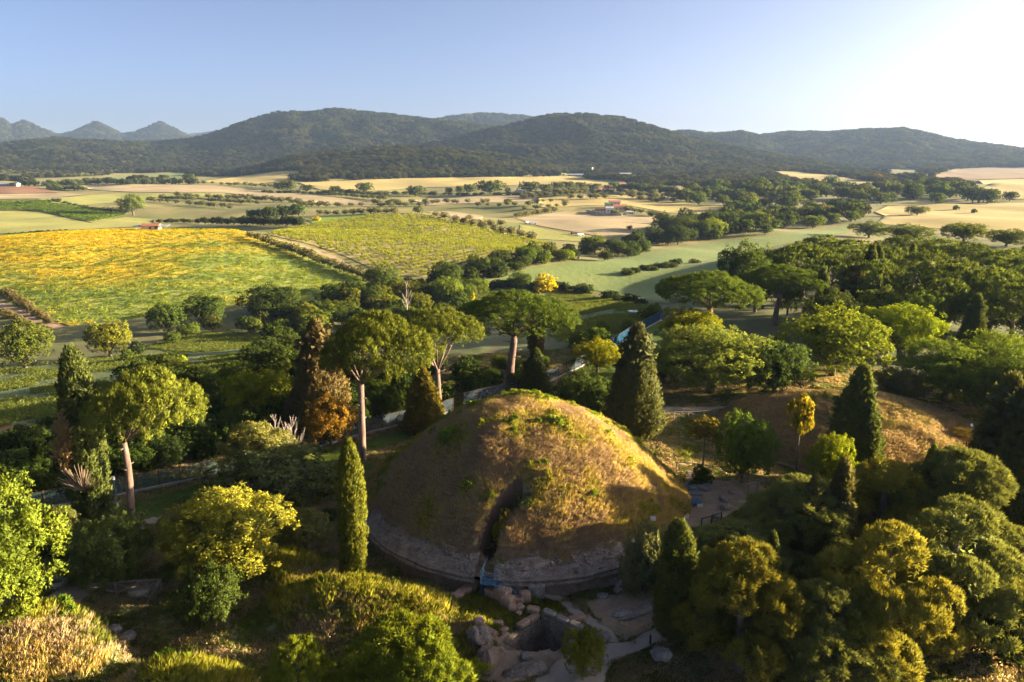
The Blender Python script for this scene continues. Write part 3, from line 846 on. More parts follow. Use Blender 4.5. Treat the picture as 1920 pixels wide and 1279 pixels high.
# ------------------------------------------------------------------ scattered ground cover (geometry nodes)
def scatter(name, P, scl, idx, templates, kind='stuff', parent=None, label=None):
    P = np.asarray(P, np.float32); n = len(P)
    me = bpy.data.meshes.new(name); me.vertices.add(n); me.vertices.foreach_set('co', P.ravel())
    for key, typ, arr in (('scl', 'FLOAT', scl), ('rz', 'FLOAT', rng.uniform(0, 6.28, n)), ('idx', 'INT', idx)):
        a = me.attributes.new(key, typ, 'POINT'); a.data.foreach_set('value', np.asarray(arr, np.float32 if typ == 'FLOAT' else np.int32))
    col = bpy.data.collections.new(name+'_templates')
    for i, t in enumerate(templates):
        o = bpy.data.objects.new(f'{name}_{i:02d}', t); col.objects.link(o)
    ng = bpy.data.node_groups.new(name, 'GeometryNodeTree')
    ng.interface.new_socket('Geometry', in_out='INPUT', socket_type='NodeSocketGeometry')
    ng.interface.new_socket('Geometry', in_out='OUTPUT', socket_type='NodeSocketGeometry')
    gi = ng.nodes.new('NodeGroupInput'); go = ng.nodes.new('NodeGroupOutput')
    ip = ng.nodes.new('GeometryNodeInstanceOnPoints'); ci = ng.nodes.new('GeometryNodeCollectionInfo')
    ci.inputs['Collection'].default_value = col; ci.inputs['Separate Children'].default_value = True; ci.inputs['Reset Children'].default_value = True
    def attr(nm, t):
        a = ng.nodes.new('GeometryNodeInputNamedAttribute'); a.data_type = t; a.inputs['Name'].default_value = nm
        return [s for s in a.outputs if s.enabled and s.name == 'Attribute'][0]
    cx = ng.nodes.new('ShaderNodeCombineXYZ')
    L = ng.links.new
    L(attr('rz', 'FLOAT'), cx.inputs[2]); L(gi.outputs[0], ip.inputs['Points']); L(ci.outputs[0], ip.inputs['Instance'])
    ip.inputs['Pick Instance'].default_value = True
    L(attr('idx', 'INT'), ip.inputs['Instance Index']); L(cx.outputs[0], ip.inputs['Rotation']); L(attr('scl', 'FLOAT'), ip.inputs['Scale'])
    L(ip.outputs[0], go.inputs[0])
    o = obj(name, me, None, parent)
    md = o.modifiers.new('scatter', 'NODES'); md.node_group = ng
    return tag(o, label, kind=kind)

def tuft(name, seed, mat, n=26, h=.5, spread=.22, w=.022, lean=.5, heads=0.0):
    g = np.random.default_rng(seed)
    a = g.uniform(0, 6.28, n); r = spread*np.sqrt(g.uniform(0, 1, n))
    c = np.stack([r*np.cos(a), r*np.sin(a), np.full(n, -.04)], 1)
    hh = h*g.uniform(.55, 1.15, n)
    b = a+g.normal(size=n)*.7; ln = lean*g.uniform(.1, 1, n)*hh
    tip = c+np.stack([ln*np.cos(b), ln*np.sin(b), hh], 1)
    t = g.uniform(0, 6.28, n); s = np.stack([np.cos(t), np.sin(t), np.zeros(n)], 1)*w
    mid = c*.45+tip*.55+np.array([0, 0, .06*h])
    V = np.stack([c-s, c+s, mid+s*.8, mid-s*.8, tip], 1).reshape(-1, 3)
    F = []
    for i in range(n):
        k = i*5; F += [(k, k+1, k+2), (k, k+2, k+3), (k+3, k+2, k+4)]
    sd = unit(np.stack([np.cos(b), np.sin(b), np.full(n, .55)], 1)+g.normal(size=(n, 3))*.3)
    me = mesh_np(name, V, np.array(F), {'tint': np.repeat(g.uniform(0, 1, n), 5), 'spray': np.repeat(sd, 5, 0)})
    me.materials.append(mat); return me

G_DRY = leaf_mat('dry_grass', (.44, .335, .215), .30, (1.35, 1.25, 1.0), .22)
G_STRAW = leaf_mat('straw_grass', (.46, .36, .14), .35, (1.3, 1.2, .85), .22)
G_RED = leaf_mat('reddish_grass', (.37, .265, .19), .30, (1.3, 1.2, 1.0), .22)
G_GREEN = leaf_mat('green_grass', (.15, .185, .045), .40, (1.5, 1.2, .6), .22)
G_LIME = leaf_mat('fresh_grass', (.27, .28, .045), .42, (1.3, 1.15, .7), .22)
G_SHORT = leaf_mat('turf', (.12, .165, .034), .35, (1.4, 1.2, .7), .22)
tufts = [tuft('dry_tuft', 1, G_DRY, 30, .27, .24, .016, .9), tuft('dry_tuft', 2, G_RED, 30, .23, .24, .016, 1.0),
         tuft('straw_tuft', 3, G_STRAW, 30, .36, .22, .015, .7), tuft('green_tuft', 4, G_GREEN, 34, .28, .24, .020, .8),
         tuft('fresh_tuft', 5, G_LIME, 34, .34, .22, .018, .7), tuft('turf_tuft', 6, G_SHORT, 26, .13, .30, .03, .9),
         tuft('low_dry_tuft', 7, G_DRY, 26, .15, .32, .03, 1.0)]
# leafy weeds
def weed(name, seed, col, n=60, r=.5):
    L = Leaves(seed); g = L.g
    u = unit(g.normal(size=(8, 3))+np.array([0, 0, .6])); L.add(u*np.array([r, r, r*.7])*.7, r*.5, u, n//8+4, .17, up=.4, wr=.42)
    me = L.mesh(name); me.materials.append(leaf_mat(name, col, .4)); return me
tufts += [weed('weed_leaves', 71, (.07, .115, .02), 130), weed('weed_leaves_light', 72, (.15, .17, .025), 130), weed('bramble_leaves', 73, (.045, .075, .018), 220, .9)]

# ------------------------------------------------------------------ stone
def stone_mat(name, c1, c2, c3, lich=(.36, .34, .30), scale=1.4):
    m, nt, out = node_mat(name)
    v = mapping(nt)
    a = noise(nt, v, scale, 6, .65); b = noise(nt, v, scale*4.5, 5, .7)
    col = ramp(nt, a, [(.32, c1), (.5, c2), (.68, c3)])
    f = ramp(nt, b, [(.54, (0, 0, 0)), (.66, (.8, .8, .8))])
    col = mixc(nt, f, col, lich)
    surf(nt, out, col, .92, bump(nt, b, .8, .08)); return m
M_TUFA = stone_mat('weathered_tufa', (.10, .075, .058), (.17, .13, .105), (.25, .20, .165), (.38, .35, .31))
M_TUFAD = stone_mat('dark_tufa', (.11, .075, .055), (.17, .12, .09), (.23, .17, .13), (.25, .20, .17))  # browner than the weathered tufa, with darker blotches
M_BLOCK = stone_mat('red_tufa', (.20, .125, .085), (.28, .18, .125), (.36, .25, .18), (.33, .275, .225))
M_ROCK = stone_mat('grey_stone', (.12, .103, .088), (.195, .17, .148), (.27, .24, .212), (.36, .34, .315))
M_EARTH = ground_mat('mound_earth', [(.3, (.18, .12, .08)), (.5, (.25, .18, .115)), (.7, (.32, .24, .15))], .35, 2.4, bumpd=.15)
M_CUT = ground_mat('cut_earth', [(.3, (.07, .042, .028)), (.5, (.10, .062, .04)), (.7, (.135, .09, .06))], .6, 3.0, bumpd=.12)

def polar_mesh(name, centre, rmax, nr, na, zfn, ex=1.0):
    rr = np.linspace(0.02, .999, nr)*rmax; aa = np.linspace(0, 2*np.pi, na, endpoint=False)
    RR, AA = np.meshgrid(rr, aa, indexing='ij')
    X = centre[0]+RR*np.sin(AA)*ex; Y = centre[1]+RR*np.cos(AA); Z = zfn(X, Y)
    i = np.arange(nr*na).reshape(nr, na); j = np.roll(i, -1, 1)
    F = np.stack([i[:-1], j[:-1], j[1:], i[1:]], -1).reshape(-1, 4)
    return mesh_np(name, np.stack([X, Y, Z], -1).reshape(-1, 3), F, smooth=True), X, Y, Z

mound = empty('burial_mound', (TC[0], TC[1], 0), 'large grass-covered burial mound on a round stone drum, cut by a narrow entrance passage', 'burial mound')
def local(me, c):
    co = np.empty(len(me.vertices)*3, np.float32); me.vertices.foreach_get('co', co); co = co.reshape(-1, 3)-np.array(c, np.float32)
    me.vertices.foreach_set('co', co.ravel()); me.update(); return me
me, cx_, cy_, cz_ = polar_mesh('earth_cap', TC, T_R, 130, 460, cap_z)
local(me, (TC[0], TC[1], 0)); co = np.empty(len(me.vertices)*3, np.float32); me.vertices.foreach_get('co', co); co = co.reshape(-1, 3)
fv = np.empty(len(me.loops), np.int32); me.loops.foreach_get('vertex_index', fv); fv = fv.reshape(-1, 4)
dep = (np.interp(np.hypot(cx_-TC[0], cy_-TC[1])/T_R, _PR, _PZ)-cz_).ravel(); an_ = np.arctan2(co[:, 0], co[:, 1])
iscut = (dep[fv].max(1) > .75) & (np.abs(an_[fv].mean(1)-ENT_A) % 6.283 < .9)
obj('earth_cap', mesh_np('earth_cap', co, fv[~iscut], smooth=True), M_EARTH, mound)
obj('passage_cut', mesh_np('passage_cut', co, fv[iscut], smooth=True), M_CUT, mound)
# the drum: vertical rock-cut face, two mouldings and a weathered sloping top
prof = [(14.75, -.3), (14.78, .45), (14.80, .92), (15.18, .98), (15.26, 1.10), (15.12, 1.20), (15.02, 1.24), (15.14, 1.30), (15.16, 1.46), (15.10, 1.50), (14.92, 1.53), (14.90, 1.70), (14.72, 1.73), (14.70, 1.90), (14.48, 1.94), (14.46, 2.10), (14.2, 2.18), (13.9, 2.50), (13.5, 2.70), (13.2, 2.70)]
na = 540
aa = np.linspace(0, 2*np.pi, na, endpoint=False); V = []; 
for k, (pr, pz) in enumerate(prof):
    x = pr*np.sin(aa); y = pr*np.cos(aa)
    n1 = noise2(aa*15, np.full(na, pz*2.2), 2.2, 41, 4); n2 = noise2(aa*15+7, np.full(na, pz), 6, 42, 2)
    amp = .09 if k < 9 else .15
    V.append(np.stack([x*(1+n1*amp/15), y*(1+n1*amp/15), pz+n2*(.05 if 2 < k < 9 else .10)*(k > 1)-.25*(k > 15)*np.maximum(0, n2+.2)], 1))
V = np.concatenate(V); i = np.arange(len(prof)*na).reshape(len(prof), na); j = np.roll(i, -1, 1)
F = np.stack([i[:-1], j[:-1], j[1:], i[1:]], -1).reshape(-1, 4)[:, ::-1]
fa = np.arctan2(V[F].mean(1)[:, 0], V[F].mean(1)[:, 1])
gap = np.abs((fa-ENT_A+np.pi) % (2*np.pi)-np.pi) > .047
lowface = V[F].mean(1)[:, 2] < .93
F1 = F[gap & ~lowface]; F2 = F[gap & lowface]
obj('stone_drum', mesh_np('stone_drum', V, F1, smooth=False), M_TUFA, mound)
obj('drum_base', mesh_np('drum_base', V, F2, smooth=True), M_TUFAD, mound)
# walls of the passage
w = MB()
ed = np.array([ENT[0]-TC[0], ENT[1]-TC[1]]); en = unit(np.array([HEAD[0]-ENT[0], HEAD[1]-ENT[1]])); ep = np.array([-en[1], en[0]])
for s in (-1, 1):
    for k in range(5):
        c = ed+en*(.35+k*.62)+ep*s*.72
        w.box((c[0], c[1], 1.0+.11*k), (.34, .62, 2.6+.25*k), math.atan2(ep[1], ep[0]), .06)
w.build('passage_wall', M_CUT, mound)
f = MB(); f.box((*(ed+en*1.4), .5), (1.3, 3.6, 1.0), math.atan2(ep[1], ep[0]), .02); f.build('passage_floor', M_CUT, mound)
# loose stones along the top of the drum
st = MB(); g = np.random.default_rng(3)
for k in range(650):
    a = g.uniform(0, 6.28); r = g.uniform(13.6, 14.9)
    if abs((a-ENT_A+math.pi) % (2*math.pi)-math.pi) < .06: continue
    s_ = g.uniform(.08, .24); z = np.interp(r, [13.5, 14.2, 14.46, 14.9], [2.70, 2.18, 2.05, 1.6])
    st.box((r*math.sin(a), r*math.cos(a), z), (s_*1.5, s_, s_*.8), g.uniform(0, 6), .03, .75)
tag(st.build('loose_stones', M_TUFA, mound), kind='stuff')

mound2 = empty('burial_mound', (T2C[0], T2C[1], 0), 'smaller burial mound of brown dry grass behind the broad dark cypress', 'burial mound')
me, *_ = polar_mesh('earth_cap', T2C, T2_R*.999, 60, 200, lambda x, y: np.nan_to_num(cap2_z(x, y), nan=-.6), 1.1)
obj('earth_cap', local(me, (T2C[0], T2C[1], 0)), M_EARTH, mound2)

# ------------------------------------------------------------------ grass
def disc_points(n, c, r, ex=1.0):
    a = rng.uniform(0, 6.283, n); q = r*np.sqrt(rng.uniform(0, 1, n))
    return c[0]+q*np.sin(a)*ex, c[1]+q*np.cos(a)
x, y = disc_points(62000, TC, T_R*.985)
z = cap_z(x, y); rho = np.hypot(x-TC[0], y-TC[1])/T_R
zn = np.interp(rho, _PR, _PZ); ok = (zn-z < .55) & ~((rho > .968+.025*noise2(x, y, 2.5, 54, 2)) & (rng.uniform(0, 1, len(x)) < .9))
x, y, z, rho = x[ok], y[ok], z[ok], rho[ok]
nz = noise2(x, y, 6, 51, 4)+.35*rng.normal(size=len(x)); hz = (z-6.5)/4
dxn = (x-TC[0])/T_R
green = nz+.15*hz+.75*sst(-.2, -.6, dxn)*sst(.1, .5, (y-TC[1])/T_R+.35)+.55*sst(.3, .7, dxn)*sst(-.2, .3, (y-TC[1])/T_R)+.55*sst(.0, .3, (y-TC[1])/T_R)*(rho < .5)
idx = np.where(green > 1.0, 4, np.where(green > .75, 3, np.where(nz+.35*dxn > .42, 2, np.where(nz > -.05, 0, 1))))
idx = np.where((rng.uniform(0, 1, len(x)) < .012) & (green > .7), 8, idx)
idx = np.where((rng.uniform(0, 1, len(x)) < .02) & (green > .9), 7, idx)
scl = rng.uniform(.6, 1.25, len(x))*(1-.35*(rho > .9))
a = rng.uniform(0, 6.283, 16000); rq = rng.uniform(13.3, 15.15, 16000); da = np.abs((a-ENT_A+np.pi) % (2*np.pi)-np.pi)
k = (da > 1.0+.12*noise2(a*9, a*0, 3, 55, 2)) & ((rq < 14.75) | (da > 1.5)); a, rq = a[k], rq[k]
xe, ye = TC[0]+rq*np.sin(a), TC[1]+rq*np.cos(a); ze = np.interp(rq, [13.2, 13.9, 14.46, 14.9, 15.15], [2.72, 2.5, 2.05, 1.65, 1.4])+.03
ie = np.where(noise2(xe, ye, 5, 56, 3)+.4*rng.normal(size=len(xe))+.5*(xe < TC[0]) > .35, 3, np.where(rng.uniform(0, 1, len(xe)) < .6, 0, 2))
x = np.r_[x, xe]; y = np.r_[y, ye]; z = np.r_[z, ze]; scl = np.r_[scl, rng.uniform(.9, 1.5, len(xe))]; idx = np.r_[idx, ie]
scatter('mound_grass', np.stack([x, y, z], 1), scl, idx, tufts)

x, y = disc_points(24000, T2C, T2_R*.97, 1.1); z = cap2_z(x, y); k = ~np.isnan(z); x, y, z = x[k], y[k], z[k]
nz = noise2(x, y, 7, 52, 3)+.4*rng.normal(size=len(x))
idx = np.where(nz > .75, 3, np.where(nz > .1, 0, 1))
scatter('dry_grass', np.stack([x, y, z], 1), rng.uniform(.7, 1.4, len(x)), idx, tufts)

# meadow grass on the near ground, kept off the paths, the bare earth and the pit
BARE = [[tuple(p) for p in flat(*np.array(pts, float).T)] for nm, mt, pts in NEAR_SHEETS if nm in ('gravel_path', 'earth_path', 'bare_earth')]
LAWNS = [[tuple(p) for p in flat(*np.array(pts, float).T)] for nm, mt, pts in NEAR_SHEETS if nm == 'lawn']
RUIN = [tuple(_pc+(np.array(p)-_pc)*1.32) for p in PIT]
GARTH = [tuple(p) for p in flat(*np.array([(840, 1120), (930, 1090), (1030, 1100), (1060, 1150), (1000, 1150), (930, 1200), (870, 1190)], float).T)]
n = 190000
th = rng.uniform(R(-46), R(54), n); r = 33+(125-33)*rng.uniform(0, 1, n)**1.25
x = r*np.sin(th); y = r*np.cos(th); z = ground_z(x, y)
bump_h = z-(-16.0*sst(4, 150+60*sst(.15, .35, th), r-np.interp(th, EDGE_TH, EDGE_R)))
bad = (np.hypot(x-TC[0], y-TC[1]) < 15.2) | ~np.isnan(cap2_z(x, y)) | in_poly(x, y, RUIN)
for b in BARE: bad |= in_poly(x, y, b) & (rng.uniform(0, 1, n) < .975)
lawn = np.zeros(n, bool)
for b in LAWNS: lawn |= in_poly(x, y, b)
x, y, z, bump_h, lawn, r = (q[~bad] for q in (x, y, z, bump_h, lawn, r))
n = len(x)
nz = noise2(x, y, 8, 53, 4)+.3*rng.normal(size=n)
ridge = sst(.35, 1.2, bump_h)
left = sst(-4, -16, x)*sst(62, 48, y)
u = rng.uniform(0, 1, n)
idx = np.where(nz > .3, 5, np.where(nz > -.25, np.where(u < .5, 5, 6), 6))
idx = np.where((ridge > u), np.where(nz+.2*bump_h > .42, 4, np.where(nz > .0, 2, np.where(nz > -.5, 3, 0))), idx)
idx = np.where((x < -22) & (y < 42) & (ridge > .3), np.where(nz > .45, 3, np.where(nz > -.1, 2, 0)), idx)
idx = np.where((ridge < .3) & (nz > .55) & (u < .45), 3, idx)
idx = np.where((ridge > .25) & (rng.uniform(0, 1, n) < .003), 7, idx)
garth = in_poly(x, y, GARTH); idx = np.where(garth, np.where(u < .45, 5, np.where(u < .8, 3, 4)), idx)
idx = np.where(lawn, 5, idx)
scl = rng.uniform(.6, 1.3, n)*(1+.25*ridge)*np.where(rng.uniform(0, 1, n) < .06, 1.4, 1)
scatter('meadow_grass', np.stack([x, y, z], 1), scl, idx, tufts)
_O = 'first second third fourth fifth sixth seventh eighth ninth tenth eleventh twelfth thirteenth fourteenth fifteenth sixteenth seventeenth eighteenth nineteenth'.split()
_T = {2: ('twentieth', 'twenty'), 3: ('thirtieth', 'thirty'), 4: ('fortieth', 'forty'), 5: ('fiftieth', 'fifty'), 6: ('sixtieth', 'sixty'), 7: ('seventieth', 'seventy'), 8: ('eightieth', 'eighty'), 9: ('ninetieth', 'ninety')}
def ordn(n):
    if n < 20: return _O[n-1]
    t, u = divmod(n, 10)
    if t > 9: return 'hundredth' if n == 100 else 'hundred-'+_O[n-101]
    return _T[t][0] if u == 0 else _T[t][1]+'-'+_O[u-1]
def number(things):
    """name each member of a row by its place counted from the left"""
    for i, (px, e) in enumerate(sorted(things, key=lambda q: q[0])): e['label'] = e['label']+', '+ordn(i+1)+' from the left'

# ------------------------------------------------------------------ the trees one can name, near to far (photograph pixels: foot x, foot y, top y, crown width)
UP = 'umbrella_pine'; CT = 'cypress_tree'; BT = 'broadleaf_tree'
P = plant
P('umbrella_d', UP, 252, 978, 688, 198, (.105, .125, .026), 'umbrella pine with a long bare trunk beside the tall dark cypress, lit yellow-green', 'pine tree', rz=0)
P('umbrella_a', UP, 684, 862, 585, 198, (.095, .115, .025), 'umbrella pine with thick trunk rising at the left foot of the large burial mound', 'pine tree', rz=.2)
P('umbrella_b', UP, 822, 772, 576, 175, PINE2, 'umbrella pine with a forked trunk behind the stubby golden cypress', 'pine tree', rz=0)
P('umbrella_c', UP, 963, 738, 546, 216, PINE, 'umbrella pine with spreading pale boughs directly behind the large burial mound top', 'pine tree', rz=.3, dist=104)
P('umbrella_c', UP, 1325, 640, 509, 186, PINE, 'wide umbrella pine with twin trunks above the yellow-green bush beyond the fence corner', 'pine tree', rz=2.0, dist=125)
P('umbrella_c', UP, 1456, 620, 496, 148, PINE, 'umbrella pine with one straight trunk standing in a bare clearing, evenly domed', 'pine tree', rz=-.1, dist=143)
P('cypress_slim', CT, 156, 978, 650, 72, CYP, 'tall dark cypress with brown dead patches beside the bare-trunked umbrella pine', 'cypress', rz=1)
P('cypress_slim', CT, 660, 1088, 825, 50, (.085, .095, .02), 'slim pointed cypress at the left front edge of the large burial mound', 'cypress', dist=51.5)
P('cypress_cone', CT, 597, 872, 604, 108, (.095, .075, .045), 'big brownish cypress behind the thick-trunked umbrella pine, its top turning brown', 'cypress', dist=86)
P('cypress_wide', CT, 793, 812, 690, 62, (.10, .085, .02), 'short blunt golden cypress between the fence and the back of the large mound', 'cypress')
P('cypress_wide', CT, 1005, 745, 655, 46, CYP, 'dark cypress column against the fence, its lower half hidden by the large mound', 'cypress', dist=99)
P('cypress_slim', CT, 1006, 700, 546, 30, CYPB, 'cypress whose tip shows above the crown of the spreading umbrella pine', 'cypress', dist=122)
P('cypress_cone', CT, 1193, 812, 611, 100, (.055, .062, .034), 'broad dark pointed cypress right behind the shoulder of the large burial mound', 'cypress', dist=84)
P('cypress_wide', CT, 1607, 856, 688, 86, CYP, 'broad dark cypress standing in front of the smaller brown mound', 'cypress', dist=70)
P('cypress_slim', CT, 1268, 1310, 975, 70, (.075, .092, .032), 'cypress column at the edge of the gravel path with a broken white twig', 'cypress', dist=45, rz=2)
P('cypress_cone', CT, 1880, 1010, 703, 120, (.055, .060, .030), 'tall dark cypress with a narrow head, the further back of the corner pair', 'cypress', dist=64)
P('cypress_cone', CT, 1915, 1090, 722, 170, (.050, .058, .030), 'massive dark cypress at the edge of the picture, nearer of a pair', 'cypress', dist=60)
P('cypress_cone', CT, 1826, 660, 553, 50, CYP, 'narrow twin-tipped cypress among bright broadleaf crowns on the far side of the smaller mound', 'cypress', dist=118)
P('cypress_wide', CT, 1572, 1060, 863, 72, (.085, .080, .038), 'brownish cypress growing up through the pad-crowned pines, its edge golden', 'cypress', dist=52, rz=.4)
P('cypress_wide', CT, 1520, 1075, 892, 60, (.070, .072, .036), 'dull brown-green cypress leaning against the golden-edged one among the pines', 'cypress', dist=51.5, rz=2)
P('cypress_slim', CT, 1738, 950, 833, 34, (.075, .095, .02), 'slender green cypress tip poking out of the pine tops', 'cypress', dist=56)
P('cypress_slim', CT, 1768, 970, 878, 16, (.09, .11, .02), 'thin young cypress spire lit yellow beside the slender green tip', 'cypress', dist=53)
P('cypress_wide', CT, 1443, 1110, 1000, 48, CYP, 'low dark cypress head squeezed between the front pines', 'cypress', dist=46)
P('round_tree_b', 'evergreen_shrub', 1094, 1290, 1184, 78, (.135, .145, .018), 'small yellow-lit evergreen shrub tree beside the gravel path in front of the open tomb', 'evergreen', dist=40.8)

# the pad-crowned pines in the corner
AP = 'pad_pine'; apg = 'pad-crowned pines massed in the corner'
AP_SHADED = (.112, .130, .056); AP_SUNLIT = (.15, .145, .036)  # shade painted into the first pine tone, golden sunlight into the second
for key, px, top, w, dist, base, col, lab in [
    ('pad_pine_a', 1395, 1020, 232, 41.5, 1290, AP_SUNLIT, 'pad-crowned pine in front, head lit gold beside the cypress at the path'),
    ('pad_pine_b', 1540, 1100, 240, 40.5, 1300, AP_SHADED, 'pad-crowned pine low in the shade above the red post'),
    ('pad_pine_b', 1660, 985, 245, 42.0, 1250, AP_SUNLIT, 'pad-crowned pine with a broad golden head in the middle of the mass'),
    ('pad_pine_a', 1500, 898, 225, 53.0, 1100, AP_SHADED, 'pad-crowned pine with a flat lit top next to the brownish cypress'),
    ('pad_pine_b', 1655, 866, 235, 54.5, 1050, AP_SUNLIT, 'pad-crowned pine with many sunlit puffs below the broad dark cypress'),
    ('pad_pine_a', 1790, 842, 220, 54.0, 1030, AP_SHADED, 'pad-crowned pine at the far right of the mass, greyish and mostly shaded'),
    ('pad_pine_a', 1380, 985, 200, 50.5, 1160, AP_SHADED, 'pad-crowned pine in shade next to the bare earth yard'),
    ('pad_pine_b', 1790, 935, 240, 45.0, 1110, AP_SHADED, 'shaded pad-crowned pine behind the golden-headed one'),
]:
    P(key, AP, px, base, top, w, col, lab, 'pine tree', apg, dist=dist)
P('young_pine', AP, 760, 1330, 1168, 300, (.135, .165, .022), 'young pine with wide low crown of lit green tufts below the grassy ridge', 'pine tree', dist=37.5, rz=1.0)
P('young_pine', AP, 560, 1340, 1200, 170, (.135, .165, .022), 'young pine with sparse lit tufts beside the wider young pine in front', 'pine tree', dist=37.0, rz=2.5)
P('young_pine', AP, 800, 1370, 1215, 230, (.115, .150, .022), 'young pine tuft at the bottom edge below the dark tomb entrance rock', 'pine tree', dist=35.5, rz=4)

# broadleaf trees and large bushes close by
P('ash_tree', BT, -50, 1200, 886, 262, (.105, .140, .024), 'bright yellow-green broadleaf tree at the edge of the picture above the dirt track bend', 'tree', dist=41)
P('loose_tree', BT, 430, 1128, 925, 215, (.20, .205, .040), 'tall loose yellow-lit tree behind the grassy ridge', 'tree', dist=52.5)
P('loose_tree', BT, 345, 1115, 948, 90, (.17, .165, .045), 'thin yellow-lit tree standing just left of the tall loose one', 'tree', dist=53.5)
P('loose_tree', BT, 570, 1075, 958, 95, (.15, .16, .07), 'grey-green young tree between the tall loose tree and the slim cypress', 'tree', dist=56.5)
P('olive_bush', 'bush', 200, 1092, 972, 150, (.095, .125, .045), 'rounded dark bush with lit tips between the tall dark cypress and the railing', 'bush', dist=52)
P('olive_bush', 'bush', 215, 1000, 955, 90, (.075, .10, .05), 'grey-green bush at the foot of the bare-trunked umbrella pine', 'bush', dist=57)
P('olive_bush', 'bush', 510, 950, 845, 210, GREYG, 'large grey-green bush beside the brown earth slope left of the mound', 'bush', dist=65)
P('loose_tree', BT, 482, 935, 795, 130, (.13, .135, .055), 'pale bushy tree rising behind the large grey-green bush', 'tree', dist=69)
P('round_tree_a', BT, 618, 875, 742, 105, (.17, .105, .025), 'rusty golden oak-like tree under the brownish cypress', 'tree', dist=80)
P('round_tree_b', BT, 482, 830, 695, 118, (.125, .145, .016), 'creeper-covered tree glowing yellow-green in front of the dark thicket', 'tree', dist=88)
P('round_tree_a', BT, 1120, 735, 634, 84, (.15, .16, .014), 'yellow-lit small tree in front of the fence behind the mound', 'tree', dist=110)
P('round_tree_b', BT, 1190, 700, 640, 60, OAK, 'dark green small tree hidden behind the broad pointed cypress', 'tree', dist=118)
P('olive_bush', 'bush', 1090, 792, 702, 120, (.05, .075, .025), 'dark evergreen bushes against the back of the large mound', 'bush', dist=88)
P('round_tree_a', BT, 1565, 732, 573, 178, (.115, .15, .026), 'large domed broadleaf tree lit from the right above the smaller mound', 'tree', dist=108)
P('ash_tree', BT, 1690, 720, 570, 140, (.14, .19, .02), 'bright green broadleaf tree to the right of the large domed one', 'tree', dist=118)
P('ash_tree', BT, 1338, 792, 612, 200, (.105, .135, .04), 'broad grey-green tree with a yellow-lit top behind the wooden railing', 'tree', dist=100)
P('round_tree_b', BT, 1295, 690, 580, 110, (.14, .155, .014), 'yellow-lit tree below the twin-trunked umbrella pine', 'tree', dist=122)
P('round_tree_b', BT, 1245, 760, 650, 90, (.09, .115, .022), 'green tree between the broad pointed cypress and the grey-green tree', 'tree', dist=104)
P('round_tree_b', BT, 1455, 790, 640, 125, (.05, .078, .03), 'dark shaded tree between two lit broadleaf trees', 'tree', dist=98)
P('olive_bush', 'bush', 1688, 762, 690, 100, (.085, .09, .05), 'greyish round bush on top of the smaller brown mound', 'bush', dist=94)
P('ash_tree', BT, 1780, 790, 640, 165, (.085, .125, .03), 'spreading green tree at the right end of the smaller mound', 'tree', dist=96)
P('ash_tree', BT, 1880, 790, 625, 160, (.095, .135, .026), 'spreading green tree near the picture edge, lit on its top', 'tree', dist=98)
P('round_tree_a', BT, 1660, 640, 540, 130, (.095, .125, .03), 'green tree with a yellow crown edge behind the large domed tree', 'tree', dist=135)
P('ash_tree', BT, 1760, 650, 530, 130, (.125, .17, .022), 'bright tree standing in front of the pine grove', 'tree', dist=140)
P('round_tree_b', BT, 1850, 650, 535, 140, (.105, .145, .024), 'bright rounded tree in front of the pine grove at the right', 'tree', dist=138)
P('round_tree_b', BT, 1930, 660, 560, 120, (.06, .085, .03), 'dark rounded tree at the right picture edge in front of the pine grove', 'tree', dist=134)
P('tuft_tree', 'thin_tree', 1497, 872, 736, 46, (.20, .17, .022), 'thin young tree with a tuft of yellow leaves in front of the smaller mound', 'tree', dist=67, zscale=1)
P('tuft_tree', 'thin_tree', 1320, 880, 780, 56, (.15, .13, .035), 'half-bare thin tree with orange-yellow top beside the earth yard', 'tree', dist=72)
P('round_tree_b', BT, 1395, 905, 780, 105, (.06, .098, .022), 'deep green bushy tree behind the long railing', 'tree', dist=70)
P('loose_tree', BT, 1560, 905, 812, 78, (.16, .20, .018), 'bright yellow-green sapling at the foot of the broad dark cypress', 'tree', dist=66)
P('olive_bush', 'bush', 1805, 860, 803, 58, (.24, .165, .045), 'small orange-tinted bush at the right foot of the smaller mound', 'bush', dist=78)
P('shrub_a', 'bush', 1317, 908, 868, 38, (.045, .085, .010), 'clipped-looking round green bush in the earth yard', 'bush')
P('shrub_a', 'bush', 1301, 915, 900, 20, (.06, .10, .014), 'tiny green bush beside the fallen stone slabs', 'bush')
P('olive_bush', 'bush', 1212, 1120, 985, 88, (.115, .13, .085), 'silvery bush tree between the large mound and the cypress at the path', 'bush', dist=50)
P('olive_bush', 'bush', 395, 1130, 1060, 120, (.045, .065, .02), 'dark shaded bush under the tall loose yellow tree', 'bush', dist=47)
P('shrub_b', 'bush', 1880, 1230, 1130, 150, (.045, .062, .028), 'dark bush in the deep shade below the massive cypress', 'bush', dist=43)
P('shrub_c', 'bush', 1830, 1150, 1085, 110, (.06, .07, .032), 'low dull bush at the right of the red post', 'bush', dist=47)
P('shrub_b', 'ivy_bush', 985, 985, 925, 44, (.06, .095, .025), 'dark ivy-green bush hanging at the head of the mound entrance cutting', 'bush', dist=54.6)
P('shrub_a', 'broom_bush', 942, 1015, 955, 36, (.135, .12, .02), 'small yellow-flecked broom bush left of the entrance cutting', 'bush', dist=53.6)
P('shrub_b', 'bush', 834, 828, 800, 30, (.10, .15, .03), 'bright green bush in the hollow on the left flank of the large mound', 'bush')
P('shrub_c', 'bush', 800, 802, 780, 90, (.045, .075, .018), 'dark green scrub in the hollow at the back left of the large mound', 'bush')
